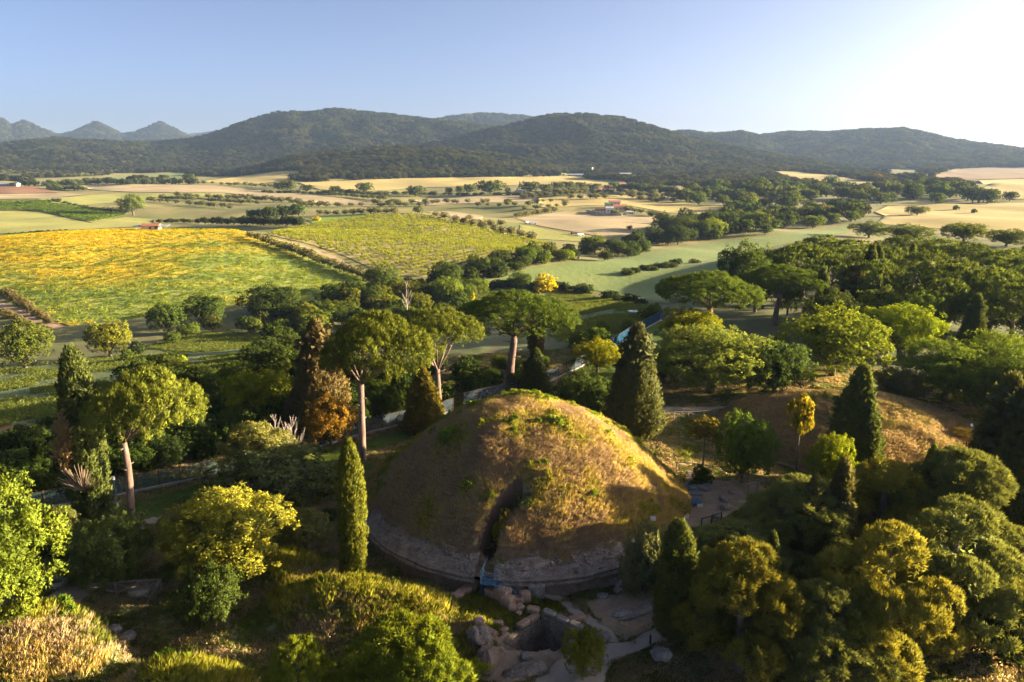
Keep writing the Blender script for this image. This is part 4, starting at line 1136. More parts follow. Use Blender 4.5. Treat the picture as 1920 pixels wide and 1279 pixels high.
P('shrub_a', 'bush', 620, 985, 955, 34, (.045, .06, .02), 'dark little bush at the left edge of the large mound', 'bush', dist=62)
P('olive_bush', 'bush', 60, 1030, 955, 90, (.05, .08, .025), 'dark bush behind the bright yellow-green edge tree', 'bush', dist=56)
P('olive_bush', 'bush', 110, 1000, 950, 70, (.10, .115, .05), 'dull green bush at the foot of the tall dark cypress', 'bush', dist=56)

for px, top, w, dist, lab in [(1975, 690, 150, 84, 'dark tree past the right picture edge beside the smaller mound, nearest one'), (1893, 655, 150, 87, 'dark tree at the picture edge behind the smaller mound, between two lit crowns'), (1838, 668, 120, 94, 'dark tree behind the right shoulder of the smaller mound'), (2060, 660, 170, 88, 'dark tree past the right picture edge beside the smaller mound, tallest one'), (2010, 640, 160, 97, 'dark tree past the right picture edge beside the smaller mound, farthest one')]:
    P('ash_tree', BT, px, 830, top, w, (.06, .09, .026), lab, 'tree', dist=dist)

# bare dead trees
def bare_tree(px, base, top, dist, label, n=26, spread=.34):
    d = ray(px, base); k = dist/math.hypot(d[0], d[1]); x, y = d[0]*k, d[1]*k; z = float(ground_z(x, y)); h = z_at(top, px, x, y)-z
    e = empty('bare_tree', (x, y, z), label, 'dead tree'); T = MB(); Bm = MB(); g = random.Random(px)
    T.tube([(0, 0, -.3), (.05, .02, h*.3), (-.06, .04, h*.6), (.03, 0, h*.9)], [h*.02, h*.016, h*.01, h*.003], 6)
    for i in range(n):
        t = g.uniform(.25, .9); a = g.uniform(0, 6.28); L = h*spread*(1.15-t)*g.uniform(.6, 1.2)
        p = Vector((0, 0, h*t)); q = p+Vector((math.cos(a)*L*.6, math.sin(a)*L*.6, L)); m = p.lerp(q, .5)+Vector((math.cos(a), math.sin(a), 0))*L*.08
        Bm.tube([p, m, q], [h*.007, h*.005, h*.002], 4, False)
        for j in range(4):
            f = p.lerp(q, g.uniform(.3, .95)); b = a+g.uniform(-1.2, 1.2)
            Bm.tube([f, f+Vector((math.cos(b)*.4, math.sin(b)*.4, 1))*L*g.uniform(.2, .45)], [h*.0035, h*.0015], 3, False)
    T.build('trunk', BARK_PALE, e); Bm.build('branches', BARK_PALE, e)
bare_tree(522, 880, 772, 77, 'pale bare dead tree sticking out of the large grey-green bush, taller of two')
bare_tree(552, 878, 785, 77.5, 'pale bare dead tree with fanned twigs beside the taller dead one', 30, .5)
bare_tree(762, 545, 522, 205, 'distant pale dead stem above the hedge in front of the wheat', 10)

# dead growth on the tall cypress is part of that tree
tall = [o for o in scene.objects if o.name == 'cypress_tree' and 'brown dead patches' in o.get('label', '')][0]
dl = Leaves(91); g = dl.g
for zz, ang, wd, n in ((6.6, -1.9, .55, 26), (5.4, -2.0, .6, 26), (7.4, -1.8, .4, 14)):
    c = np.stack([np.full(n, 1.28*math.cos(ang)), np.full(n, 1.28*math.sin(ang)), np.full(n, zz)], 1)+g.normal(size=(n, 3))*[wd*.5, .12, .6]
    dl.add(c, .3, np.tile([math.cos(ang), math.sin(ang), .2], (n, 1)), 22, .22, wr=.25, up=.8, tint=(.2, .9))
dme = dl.mesh('dead_foliage'); dme.materials.append(leaf_mat('dead_leaves', (.17, .12, .085), .25)); o = obj('dead_foliage', dme, None, tall); o.rotation_euler = (0, 0, -tall.rotation_euler[2])
fan = MB(); fr = random.Random(4)
for i in range(90):
    a = R(fr.uniform(20, 160)); l = fr.uniform(.8, 2.0); fan.tube([(.35, -1.35, 3.0), (.35+math.cos(a)*l*.75, -1.5-.3*fr.random(), 3.0+math.sin(a)*l)], [.03, .008], 3, False)
o = fan.build('dead_twigs', bark_mat('dry_twigs', (.14, .10, .06), (.27, .20, .13)), tall); o.rotation_euler = (0, 0, -tall.rotation_euler[2])

# ------------------------------------------------------------------ pine grove on the right
gv = 'umbrella pines of the grove on the right'
GL = 'umbrella pine in the dense grove, its crown merging with its neighbours'
PG = (.066, .092, .030); made_g = []
for px, top, w, dist in [(1505, 456, 150, 215), (1585, 447, 170, 225), (1660, 462, 130, 205), (1735, 468, 130, 190), (1560, 478, 120, 188), (1640, 486, 120, 180),
                         (1815, 452, 100, 235), (1880, 466, 120, 215), (1925, 478, 120, 195), (1790, 486, 130, 178), (1862, 500, 130, 170), (1905, 522, 130, 160), (1700, 440, 130, 245), (1540, 440, 110, 250), (1760, 446, 120, 250), (1960, 455, 130, 230), (1845, 545, 110, 158), (1770, 520, 110, 165)]:
    made_g.append((px, P('umbrella_small', UP, px, 560, top, w, PG, GL, 'pine tree', gv, dist=dist*.8)))
number(made_g)
for px, top, w, dist, lab in [(1628, 457, 26, 178, 'paired dark cypress in front of the pine grove, left one of the tall pair'), (1642, 459, 22, 179, 'paired dark cypress in front of the pine grove, right one of the tall pair'),
                         (1598, 498, 46, 172, 'stout brown-tinged cypress at the edge of the pine grove'), (1540, 500, 22, 165, 'short cypress beside the single-trunked umbrella pine'), (1690, 464, 24, 200, 'dark cypress rising from the middle of the grove'),
                         (1707, 456, 16, 215, 'farthest slim cypress tip over the grove'), (1670, 500, 44, 176, 'blunt dark cypress inside the grove edge'), (1836, 540, 22, 160, 'cypress tip between grove pines at the right')]:
    P('cypress_far', CT, px, 580, top, w, CYPB if w > 40 else CYP, lab, 'cypress', dist=dist*.84)
for px, top, w, dist, col, lab in [(1392, 450, 90, 200, (.05, .075, .026), 'dark rounded tree at the corner of the grove above the wheat'), (1438, 462, 80, 205, OAKL, 'green tree behind the single-trunked umbrella pine'),
                         (1420, 480, 90, 185, (.045, .07, .026), 'dark tree under the corner of the grove'), (1480, 500, 60, 180, (.05, .075, .03), 'dark low tree inside the grove edge'), (1720, 545, 100, 150, OAK, 'dark low tree in front of the grove pines'), (1560, 540, 90, 152, (.045, .062, .025), 'dark low tree under the grove pines')]:
    P('round_tree_a', BT, px, 560, top, w, col, lab, 'tree', dist=dist*.85)

# ------------------------------------------------------------------ valley trees and thickets
VG = 'oaks and bushes along the valley bottom'
for key, px, base, top, w, col, lab in [
    ('round_tree_a', 42, 694, 598, 104, (.075, .095, .022), 'broad dark oak at the left edge below the earth track'),
    ('round_tree_b', 203, 668, 604, 76, (.12, .13, .022), 'yellow-tinged spreading tree at the end of the earth track'),
    ('round_tree_b', 313, 625, 570, 66, OAK, 'round dark tree, leftmost of the three below the flower field'),
    ('round_tree_a', 383, 612, 548, 78, OAK, 'round dark tree, middle of the three below the flower field'),
    ('round_tree_a', 507, 588, 533, 104, (.042, .062, .02), 'broad dark oak, rightmost of the three below the flower field'),
    ('round_tree_a', 718, 556, 496, 72, (.055, .08, .024), 'tall round oak between the flower field and the vineyard'),
    ('round_tree_b', 756, 568, 526, 62, (.075, .085, .02), 'lower yellowish tree leaning against the tall round oak'),
    ('round_tree_a', 836, 542, 488, 64, (.045, .068, .024), 'dark round tree at the near corner of the vineyard'),
    ('round_tree_b', 836, 572, 520, 54, OAKL, 'light green tree in the hedge below the vineyard'),
    ('round_tree_b', 895, 556, 522, 46, OAKL, 'light green round bush tree in the hedge below the vineyard'),
    ('round_tree_b', 868, 562, 530, 50, OAKL, 'light green bush tree next to a yellow broom in the hedge'),
    ('round_tree_a', 975, 545, 508, 44, OAK, 'dark bush tree beside the yellow-flowering broom'),
    ('round_tree_b', 985, 498, 462, 40, OAK, 'small tree in the hedge at the lower end of the vineyard'),
    ('round_tree_b', 940, 500, 468, 44, (.07, .09, .03), 'hedge tree at the lower end of the vineyard'),
    ('round_tree_b', 1060, 490, 468, 34, LIME, 'bright green bush tree in the hedge above the wheat'),
    ('round_tree_a', 1115, 474, 440, 52, (.075, .10, .022), 'round tree at the foot of the hay field'),
    ('ash_tree', 248, 404, 364, 44, (.10, .13, .05), 'lone tall pale tree beside the left vineyard'),
    ('round_tree_a', 1335, 446, 408, 54, LIME, 'bright round tree at the wood edge above the wheat'),
    ('round_tree_a', 1418, 432, 396, 50, OAKL, 'round green tree, second from the bright one at the wood edge'),
    ('round_tree_b', 1525, 428, 404, 40, OAKL, 'conical green tree at the wood edge near the wheat strip'),
    ('round_tree_a', 1280, 446, 404, 60, (.045, .062, .022), 'dark spreading tree with a bare fork at the wood edge'),
    ('round_tree_a', 1630, 446, 414, 66, (.075, .10, .03), 'round tree in front of the golden field behind the grove'),
    ('round_tree_b', 1720, 404, 386, 40, (.09, .105, .035), 'round bush tree standing alone in the golden field'),
    ('round_tree_a', 1700, 452, 420, 90, (.07, .095, .03), 'wide tree hiding the near edge of the golden field'),
    ('round_tree_b', 1810, 452, 418, 76, (.10, .13, .03), 'light green tree between grove and golden field'),
    ('round_tree_b', 1890, 462, 430, 70, (.07, .09, .035), 'dull tree between grove and golden field at the right'),
    ('bush_far', 1826, 400, 391, 11, OAK, 'small lone bush in the golden field, right one'), ('bush_far', 1792, 394, 384, 12, OAK, 'small lone bush in the golden field, left one'),
    ('round_tree_b', 1645, 340, 326, 18, RUST, 'rust-coloured tree in the woods beyond the grove'), ('round_tree_b', 1548, 412, 386, 34, (.14, .09, .04), 'reddish-brown tree among the green woods'),
]:
    P(key, 'oak_tree' if 'round_tree' in key else ('bush' if 'bush' in key else 'tall_tree'), px, base, top, w, col, lab, 'bush' if 'bush' in key else 'tree', VG)
P('shrub_a', 'broom_bush', 1022, 546, 514, 44, BROOM, 'yellow-flowering broom bush in the hedge between meadow and wheat', 'bush')
P('shrub_a', 'broom_bush', 882, 566, 548, 17, BROOM, 'small yellow broom in the hedge, left of the large one', 'bush')
P('shrub_a', 'broom_bush', 790, 585, 562, 22, BROOM, 'yellow broom above the wide umbrella pine crown', 'bush')
P('shrub_b', 'ivy_stump', 338, 700, 665, 28, (.17, .22, .02), 'ivy-covered stump glowing bright green in the shaded meadow', 'bush')
P('bush_far', 'broom_bush', 592, 414, 406, 18, BROOM, 'orange-yellow bush beside the dark hedge at the crop strip', 'bush')

def scatter_px(poly, n, seed, ymin_gap=.35):
    """random points spread over an outline drawn in photograph pixels, kept apart"""
    g = random.Random(seed); xs = [p[0] for p in poly]; ys = [p[1] for p in poly]; out = []; tries = 0
    while len(out) < n and tries < n*60:
        tries += 1
        p = (g.uniform(min(xs), max(xs)), g.uniform(min(ys), max(ys)))
        if not in_poly(np.array([p[0]]), np.array([p[1]]), poly)[0]: continue
        out.append(p)
    # drop the ones that crowd
    keep = []
    sp = math.sqrt((max(xs)-min(xs))*(max(ys)-min(ys))/max(n, 1))*.55
    for p in out:
        if all(abs(p[0]-q[0])+abs(p[1]-q[1])*2 > sp for q in keep): keep.append(p)
    return keep

def wood(poly, n, seed, keys, name, cols, wfn, label, cat, group, hw=.8):
    g = random.Random(seed); made = []
    for px, py in sorted(scatter_px(poly, n, seed), key=lambda p: p[1]):
        w = wfn(py)*g.uniform(.75, 1.3); k = g.choice(keys); c = g.choice(cols); f = g.uniform(.8, 1.2)
        made.append((px, P(k, name, px, py, py-w*hw*g.uniform(.8, 1.2), w, tuple(q*f*.78 for q in c), label, cat, group)))
    number(made)
DK = [OAK, (.045, .068, .024), (.06, .085, .024), (.075, .095, .026)]
wood([(0, 722), (60, 700), (170, 690), (235, 668), (330, 650), (420, 610), (560, 575), (640, 600), (560, 650), (430, 625), (330, 640), (250, 680), (120, 690), (60, 700)], 55, 1, ['shrub_a', 'shrub_b', 'round_tree_b'], 'shrub', DK+[OAKL], lambda y: 30, 'shrub in the hedge between flower field and shaded meadow', 'shrub', 'shrubs of the meadow hedge')
wood([(240, 720), (330, 700), (420, 720), (470, 690), (540, 640), (560, 720), (420, 760), (300, 760)], 60, 2, ['shrub_a', 'shrub_b', 'olive_bush'], 'shrub', DK, lambda y: 46, 'dark shrub scattered over the shaded meadow behind the left umbrella pine', 'shrub', 'shrubs on the shaded meadow')
wood([(0, 850), (60, 830), (130, 820), (200, 830), (310, 790), (420, 770), (540, 745), (560, 800), (420, 850), (300, 880), (200, 900), (60, 940), (0, 950)], 110, 3, ['shrub_a', 'shrub_c', 'olive_bush', 'round_tree_b'], 'thicket_shrub', [(.035, .058, .018), (.045, .075, .02), (.04, .065, .026), (.06, .09, .02)], lambda y: 66, 'dark green shrub in the thicket outside the left stretch of fence', 'shrub', 'thicket outside the left stretch of fence', .7)
wood([(560, 600), (640, 560), (720, 560), (800, 590), (880, 560), (900, 600), (760, 640), (640, 640), (570, 660)], 60, 4, ['round_tree_b', 'shrub_b', 'round_tree_a'], 'shrub', [(.085, .115, .024), OAK, (.12, .14, .028), OAKL], lambda y: 44, 'leafy bush in the belt of greenery behind the umbrella pines', 'shrub', 'bushes behind the umbrella pines')
wood([(560, 700), (700, 690), (860, 700), (960, 720), (940, 740), (780, 775), (700, 790), (620, 800), (560, 790)], 50, 5, ['shrub_a', 'shrub_c', 'olive_bush'], 'shrub', [(.04, .065, .02), (.05, .08, .022)], lambda y: 50, 'dark shrub outside the fence behind the umbrella pine trunks', 'shrub', 'shrubs outside the middle stretch of fence')
wood([(930, 700), (1060, 660), (1130, 610), (1190, 600), (1240, 585), (1180, 625), (1060, 685), (960, 730)], 22, 6, ['shrub_a', 'round_tree_b', 'shrub_b'], 'shrub', [(.055, .085, .02), OAKL, (.07, .11, .022)], lambda y: 36, 'green bush outside the blue stretch of fence', 'shrub', 'bushes outside the blue stretch of fence')
wood([(900, 540), (960, 530), (1010, 534), (1090, 548), (1160, 560), (1245, 582), (1160, 566), (1060, 545), (960, 542)], 40, 7, ['shrub_c', 'shrub_a'], 'hedge_bush', [(.04, .062, .02), (.05, .075, .024)], lambda y: 26, 'dark bush of the hedge between the meadow and the wheat', 'hedge bush', 'hedge between the meadow and the wheat', .55)
wood([(740, 540), (830, 540), (900, 500), (980, 470), (1100, 470), (1110, 480), (1000, 500), (930, 530), (850, 560), (760, 566)], 44, 8, ['round_tree_b', 'shrub_a', 'shrub_b'], 'shrub', DK+[OAKL], lambda y: 30, 'bush of the thick hedge along the lower edge of the vineyard', 'shrub', 'hedge along the lower edge of the vineyard')
wood([(1120, 490), (1160, 465), (1230, 440), (1290, 420), (1400, 425), (1410, 440), (1300, 455), (1220, 472), (1150, 492)], 40, 9, ['round_tree_a', 'shrub_a', 'round_tree_b'], 'wood_tree', [(.045, .065, .026), (.05, .07, .03), OAK], lambda y: 34, 'dark tree of the strip of woodland above the wheat', 'tree', 'strip of woodland above the wheat')
wood([(1170, 512), (1220, 500), (1320, 490), (1325, 494), (1240, 506), (1180, 518)], 22, 10, ['shrub_c', 'shrub_a'], 'hedge_bush', [OAK, (.07, .09, .03)], lambda y: 20, 'low bush of the short hedge inside the wheat', 'hedge bush', 'short hedge inside the wheat', .5)
wood([(1340, 425), (1380, 395), (1420, 375), (1480, 385), (1560, 395), (1640, 392), (1600, 420), (1560, 425), (1500, 428), (1440, 440), (1380, 440)], 70, 11, ['oak_far', 'oak_far_b'], 'wood_tree', DK+[(.06, .06, .03)], lambda y: 32, 'tree of the wood behind the wheat strip', 'tree', 'wood behind the wheat strip')
wood([(1270, 380), (1300, 362), (1400, 352), (1560, 356), (1650, 350), (1750, 352), (1830, 372), (1920, 378), (1920, 383), (1640, 384), (1480, 380), (1400, 378), (1330, 386)], 110, 12, ['oak_far', 'oak_far_b'], 'wood_tree', DK, lambda y: 24+ (y-350)*.2, 'tree of the wood stretching below the golden clearing', 'tree', 'wood below the golden clearing')

# rows and orchards
def row(p0, p1, n, w, key, name, col, label, cat, group, hw=.8, jit=.12, skip=0.0, seed=0, count=True):
    g = random.Random(seed+int(p0[0]*7+p0[1])); made = []
    for i in range(n):
        if g.random() < skip: continue
        t = (i+g.uniform(-jit, jit))/max(n-1, 1); px = p0[0]+(p1[0]-p0[0])*t; py = p0[1]+(p1[1]-p0[1])*t+g.uniform(-.6, .6)
        ww = (w if not isinstance(w, tuple) else w[0]+(w[1]-w[0])*t)*g.uniform(.82, 1.18); f = g.uniform(.85, 1.15)
        made.append((px, P(key, name, px, py, py-ww*hw, ww, tuple(q*f for q in col), label, cat, group)))
    if count: number(made)
OT = 'olive_tree'
OL = (.105, .110, .068)
row((470, 448), (690, 528), 17, (20, 26), 'olive_far', OT, OL, 'grey olive tree of the row along the flower field track', 'olive tree', 'olive row beside the flower field', .8)
row((600, 404), (740, 402), 10, 17, 'olive_far', OT, OL, 'olive tree of the row along the upper edge of the vineyard', 'olive tree', 'olive row along the upper edge of the vineyard', .75)
P('olive_far', OT, 783, 402, 385, 20, (.07, .08, .04), 'largest dark olive tree at the top corner of the vineyard', 'olive tree')
row((818, 408), (995, 452), 11, (16, 20), 'olive_far', OT, (.12, .115, .075), 'olive tree of the row down the right vineyard edge', 'olive tree', 'olive row down the right edge of the vineyard', .9)
for k, (a, b, n) in enumerate([((985, 374), (1120, 360), 11), ((990, 369), (1110, 357), 10), ((1060, 366), (1160, 362), 9), ((1075, 374), (1135, 374), 5), ((1170, 370), (1235, 382), 5), ((1160, 362), (1260, 380), 8), ((1180, 358), (1275, 376), 9), ((1100, 356), (1180, 358), 8)]):
    row(a, b, n, 15, 'olive_far', OT, OL, 'olive tree of the orchard on the slope behind the farmhouse', 'olive tree', 'olive orchard behind the farmhouse', .75, .3, count=False)
row((968, 408), (1040, 398), 13, 12, 'olive_far', OT, OL, 'olive tree of the tight row above the hay field', 'olive tree', 'olive row along the top of the hay field', .9)
for k, (a, b, n) in enumerate([((890, 388), (1060, 385), 10), ((880, 382), (1040, 380), 9), ((985, 395), (1055, 388), 6)]):
    row(a, b, n, 11, 'olive_far', OT, (.10, .11, .05), 'small olive tree scattered on the dry meadow left of the farmhouse', 'olive tree', 'olives on the dry meadow', .8, .5, .15, count=False)
for k, (a, b, n) in enumerate([((280, 378), (430, 392), 13), ((300, 374), (480, 384), 15), ((330, 370), (560, 380), 17), ((430, 372), (600, 386), 13), ((560, 388), (790, 388), 18), ((700, 383), (860, 382), 14)]):
    row(a, b, n, 13, 'olive_far', OT, (.095, .105, .055), 'olive tree of the long grove between the hay strips', 'olive tree', 'long olive grove between the hay strips', .75, .4, .08, count=False)
row((620, 367), (720, 376), 11, 12, 'olive_far', OT, (.075, .09, .045), 'olive tree of the dense double row below the oaks', 'olive tree', 'double olive row below the oaks', .8, count=False)
row((640, 363), (725, 370), 9, 12, 'olive_far', OT, (.075, .09, .045), 'olive tree of the dense double row below the oaks', 'olive tree', 'double olive row below the oaks', .8, count=False)
row((160, 395), (235, 402), 9, 15, 'olive_far', OT, (.06, .075, .04), 'dull tree of the hedge above the left vineyard', 'olive tree', 'hedge above the left vineyard', .7)
made = []
for px, py, w in [(1180, 432, 12), (1000, 452, 12), (870, 420, 16), (905, 430, 16), (920, 426, 18), (940, 424, 16), (880, 414, 14)]:
    made.append((px, P('olive_far', OT, px, py, py-w*.8, w, OL, 'olive tree of the small clump beside the hay field', 'olive tree', 'olive clump beside the hay field')))
number(made)
row((10, 552), (90, 606), 9, 20, 'olive_bush', OT, (.12, .105, .06), 'dry greyish bush along the near side of the earth track', 'bush', 'bushes along the earth track', .7)
row((4, 590), (60, 620), 5, 20, 'olive_bush', OT, (.12, .105, .06), 'dry greyish bush below the earth track', 'bush', 'bushes below the earth track', .7)
# round oaks in lines across the plain
OK = 'oak_tree'; made_o = []
for px, py, w, h in [(684, 362, 30, 20), (575, 360, 22, 14), (540, 358, 30, 20), (524, 358, 22, 17), (628, 364, 22, 16), (657, 364, 14, 10), (780, 369, 34, 21), (812, 368, 14, 10), (842, 364, 15, 13), (862, 364, 16, 16), (880, 363, 26, 18), (920, 364, 54, 26), (952, 362, 11, 11),
                     (993, 362, 40, 22), (1024, 361, 24, 16), (1045, 359, 24, 18), (1066, 358, 30, 18), (1089, 357, 24, 16), (1120, 356, 17, 12), (1152, 356, 24, 15)]:
    made_o.append((px, P('oak_far', OK, px, py, py-h, w, (.062, .08, .03), 'round dark oak of the tree line across the plain', 'oak tree', 'oak line across the plain')))
number(made_o)
row((1170, 360), (1260, 364), 9, 26, 'oak_far_b', OK, (.05, .068, .026), 'dark oak of the closed clump right of the oak line', 'oak tree', 'dark oak clump on the plain', .65)
row((500, 362), (985, 367), 42, 12, 'bush_far', 'hedge_bush', (.055, .072, .03), 'bush of the long hedge under the oak line', 'hedge bush', 'hedge under the oak line', .5, .4, .15)
row((30, 350), (170, 347), 12, 16, 'oak_far_b', OK, (.05, .066, .03), 'dark tree of the line at the left end of the plain', 'oak tree', 'tree line at the left end of the plain', .7, .4)
row((165, 346), (360, 346), 20, 16, 'oak_far_b', OK, (.05, .068, .03), 'dark tree of the line in front of the green strip', 'oak tree', 'tree line before the green strip', .75, .4)
P('oak_far', OK, 355, 346, 325, 24, (.05, .062, .03), 'tallest dark tree in the line before the green strip', 'oak tree')
row((360, 344), (510, 352), 22, 9, 'olive_far', OT, (.10, .105, .05), 'tiny olive tree dotted over the golden slope', 'olive tree', 'olives on the golden slope', .8, .6, .1)
row((95, 356), (155, 357), 8, 16, 'oak_far_b', 'hedge_bush', (.06, .085, .026), 'bush of the thick short hedge beside the grey plot', 'hedge bush', 'thick short hedge', .6)
row((0, 390), (110, 378), 13, 12, 'oak_far_b', 'hedge_bush', (.045, .062, .026), 'dark bush of the tall hedge above the left vineyard', 'hedge bush', 'hedge above the far vineyard', .6)
row((110, 380), (160, 390), 6, 9, 'bush_far', 'hedge_bush', (.045, .062, .026), 'dark bush of the low hedge above the left vineyard', 'hedge bush', 'hedge above the far vineyard', .5)
row((375, 420), (560, 425), 18, (14, 24), 'oak_far_b', 'hedge_tree', (.038, .056, .028), 'dark blue-green tree of the windbreak right of the hut', 'tree', 'dense windbreak', .85, .3)
row((470, 412), (560, 405), 9, 24, 'oak_far', 'hedge_tree', (.045, .07, .03), 'tree at the back of the dense windbreak', 'tree', 'back of the windbreak', .9, .3)
row((300, 418), (380, 418), 8, 13, 'oak_far_b', 'hedge_bush', (.065, .075, .035), 'dull bush of the hedge right of the hut', 'hedge bush', 'hedge right of the hut', .6)
row((0, 440), (120, 432), 14, 7, 'bush_far', 'hedge_bush', (.07, .08, .03), 'low bush of the thin hedge behind the flower field', 'hedge bush', 'thin hedge behind the flower field', .45, .4, .2)
row((1095, 402), (1270, 408), 9, 18, 'oak_far_b', 'hedge_bush', (.075, .095, .035), 'garden bush right of the farmhouse', 'hedge bush', 'garden bushes by the farmhouse', .55, .4, .5)
row((1180, 398), (1240, 407), 6, 16, 'olive_far', OT, OL, 'garden olive right of the farmhouse', 'olive tree', 'garden olives by the farmhouse', .6, .4)

# ------------------------------------------------------------------ woods on the hills, olive groves at their feet, vines
def fixed_copy(key, col, nm):
    me = PROTO[key]['parts'][0][1].copy(); me.name = nm; me.materials.clear(); me.materials.append(leaf_mat(nm, col, .25, var=.3)); return me
HT = [fixed_copy('oak_far', (.019, .023, .018), 'hill_oak'), fixed_copy('oak_far_b', (.036, .039, .021), 'hill_oak_light'), fixed_copy('bush_far', (.044, .044, .030), 'hill_scrub'), fixed_copy('olive_far', (.095, .105, .065), 'hill_olive')]  # hill oaks and scrub kept dark: hillside shade put into the foliage colour
n = 520000
th = rng.uniform(R(-37), R(37), n); r = np.sqrt(rng.uniform(1150**2, 6600**2, n))
keep = rng.uniform(0, 1, n) < np.clip((1500/r)**1.1, .10, 1)
th, r = th[keep], r[keep]
x = r*np.sin(th); y = r*np.cos(th); z = ground_z(x, y)
rise = z-(-6)
tt = np.linspace(R(-38), R(38), 700); rq = np.geomspace(300, 6800, 500)
TT2, RQ = np.meshgrid(tt, rq, indexing='ij'); EL = (ground_z(RQ*np.sin(TT2), RQ*np.cos(TT2))-CAM_Z)/RQ
MX = np.maximum.accumulate(EL, 1)
ti = np.clip(((th-tt[0])/(tt[1]-tt[0])).astype(int), 0, 699); ri = np.clip(np.searchsorted(rq, r)-1, 0, 499)
vis = (z+9-CAM_Z)/r > MX[ti, ri]-.0012
wooded = (rise > 4+6*noise2(x, y, 300, 61, 3))
FRINGE = [wpoly(p) for p in ([(1130, 332), (1250, 322), (1440, 312), (1660, 332), (1800, 345), (1830, 360), (1700, 352), (1560, 356), (1400, 352), (1280, 362), (1200, 350)], [(440, 334), (560, 318), (700, 322), (1000, 322), (1060, 328), (900, 334), (700, 336), (600, 342), (520, 336)], [(1190, 345), (1260, 340), (1290, 372), (1230, 366)])]
for c in FRINGE: wooded |= in_poly(x, y, c) & (noise2(x, y, 130, 63, 3) > -.25)
CLEAR = [wpoly(pts) for nm, mt, rs, pts in FIELDS if nm in ('hillside_clearing', 'dry_pasture') or (nm == 'golden_field' and pts[0][0] in (1825, 370, 560)) or (nm == 'green_field')]
for c in CLEAR: wooded &= ~in_poly(x, y, c)
k = vis & wooded
# keep the count even over the slope
x, y, z, r = x[k], y[k], z[k], r[k]
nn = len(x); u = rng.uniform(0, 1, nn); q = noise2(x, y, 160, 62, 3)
idx = np.where(q+u*.8 > np.where(r < 1900, .35, .75), 1, np.where(q-u*.9 < -.85, 2, 0))  # nearer spur gets more of the light oaks, painting its sunlit look
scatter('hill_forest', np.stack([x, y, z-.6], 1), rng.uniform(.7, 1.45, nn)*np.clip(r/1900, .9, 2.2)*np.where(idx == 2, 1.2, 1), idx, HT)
print('forest', nn)
# olive groves below the left hill
GP = [(0, 336), (60, 330), (140, 334), (200, 326), (340, 322), (350, 312), (430, 312), (470, 300), (420, 280), (250, 286), (100, 300), (0, 312)]
pts = []
gp = np.array(wpoly([(a, b) for a, b in GP], 20)); lo, hi = gp.min(0), gp.max(0)
gx, gy = np.meshgrid(np.arange(lo[0], hi[0], 11), np.arange(lo[1], hi[1], 13)); gx = gx.ravel(); gy = gy.ravel()
k = in_poly(gx, gy, gp) & (np.hypot(gx, gy) < 2600); gx = gx[k]+rng.normal(size=k.sum())*1.2; gy = gy[k]+rng.normal(size=k.sum())*1.2
k = rng.uniform(0, 1, len(gx)) < .8; gx, gy = gx[k], gy[k]
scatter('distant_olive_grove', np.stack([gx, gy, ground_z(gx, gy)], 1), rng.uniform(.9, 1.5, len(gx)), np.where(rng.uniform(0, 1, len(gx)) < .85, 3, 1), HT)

def vine_mesh(nm, seed, col):
    L = Leaves(seed); g = L.g; c = np.stack([g.uniform(-.9, .9, 9), g.normal(size=9)*.12, g.uniform(.5, 1.1, 9)], 1)
    L.add(c, .32, np.tile([0, 0, .4], (9, 1)), 9, .38, wr=.45, up=.3); me = L.mesh(nm); me.materials.append(leaf_mat(nm, col, .4)); return me
VM = [vine_mesh('vine_a', 1, (.165, .185, .04)), vine_mesh('vine_b', 2, (.13, .16, .036))]
VD = [vine_mesh('dark_vine_a', 3, (.085, .14, .028)), vine_mesh('dark_vine_b', 4, (.075, .12, .028))]
def vines(name, poly, ang, step_row, step, tmpl, skip=.1, scale=1.0):
    P_ = np.array(poly); c = P_.mean(0); ca, sa = math.cos(ang), math.sin(ang); rad = np.abs(P_-c).max()*1.5
    a, b = np.meshgrid(np.arange(-rad, rad, step), np.arange(-rad, rad, step_row)); a = a.ravel(); b = b.ravel()
    x = c[0]+a*ca-b*sa; y = c[1]+a*sa+b*ca
    k = in_poly(x, y, poly) & (rng.uniform(0, 1, len(x)) > skip); x, y = x[k]+rng.normal(size=k.sum())*.12, y[k]+rng.normal(size=k.sum())*.12
    o = scatter(name, np.stack([x, y, ground_z(x, y)+.1], 1), rng.uniform(.75, 1.2, len(x))*scale, rng.integers(0, len(tmpl), len(x)), tmpl)
    o.data.attributes['rz'].data.foreach_set('value', (ang+rng.normal(size=len(x))*.2).astype(np.float32))
fw = {nm: wpoly(pts) for nm, mt, rs, pts in FIELDS if 'vineyard' in nm or nm == 'crop_strip'}
vines('vineyard_vines', fw['vineyard_ground'], R(58), 3.6, 2.4, VM, .18)
vines('vineyard_vines', fw['left_vineyard_ground'], R(60), 5.5, 2.1, VD, .02, 1.8)
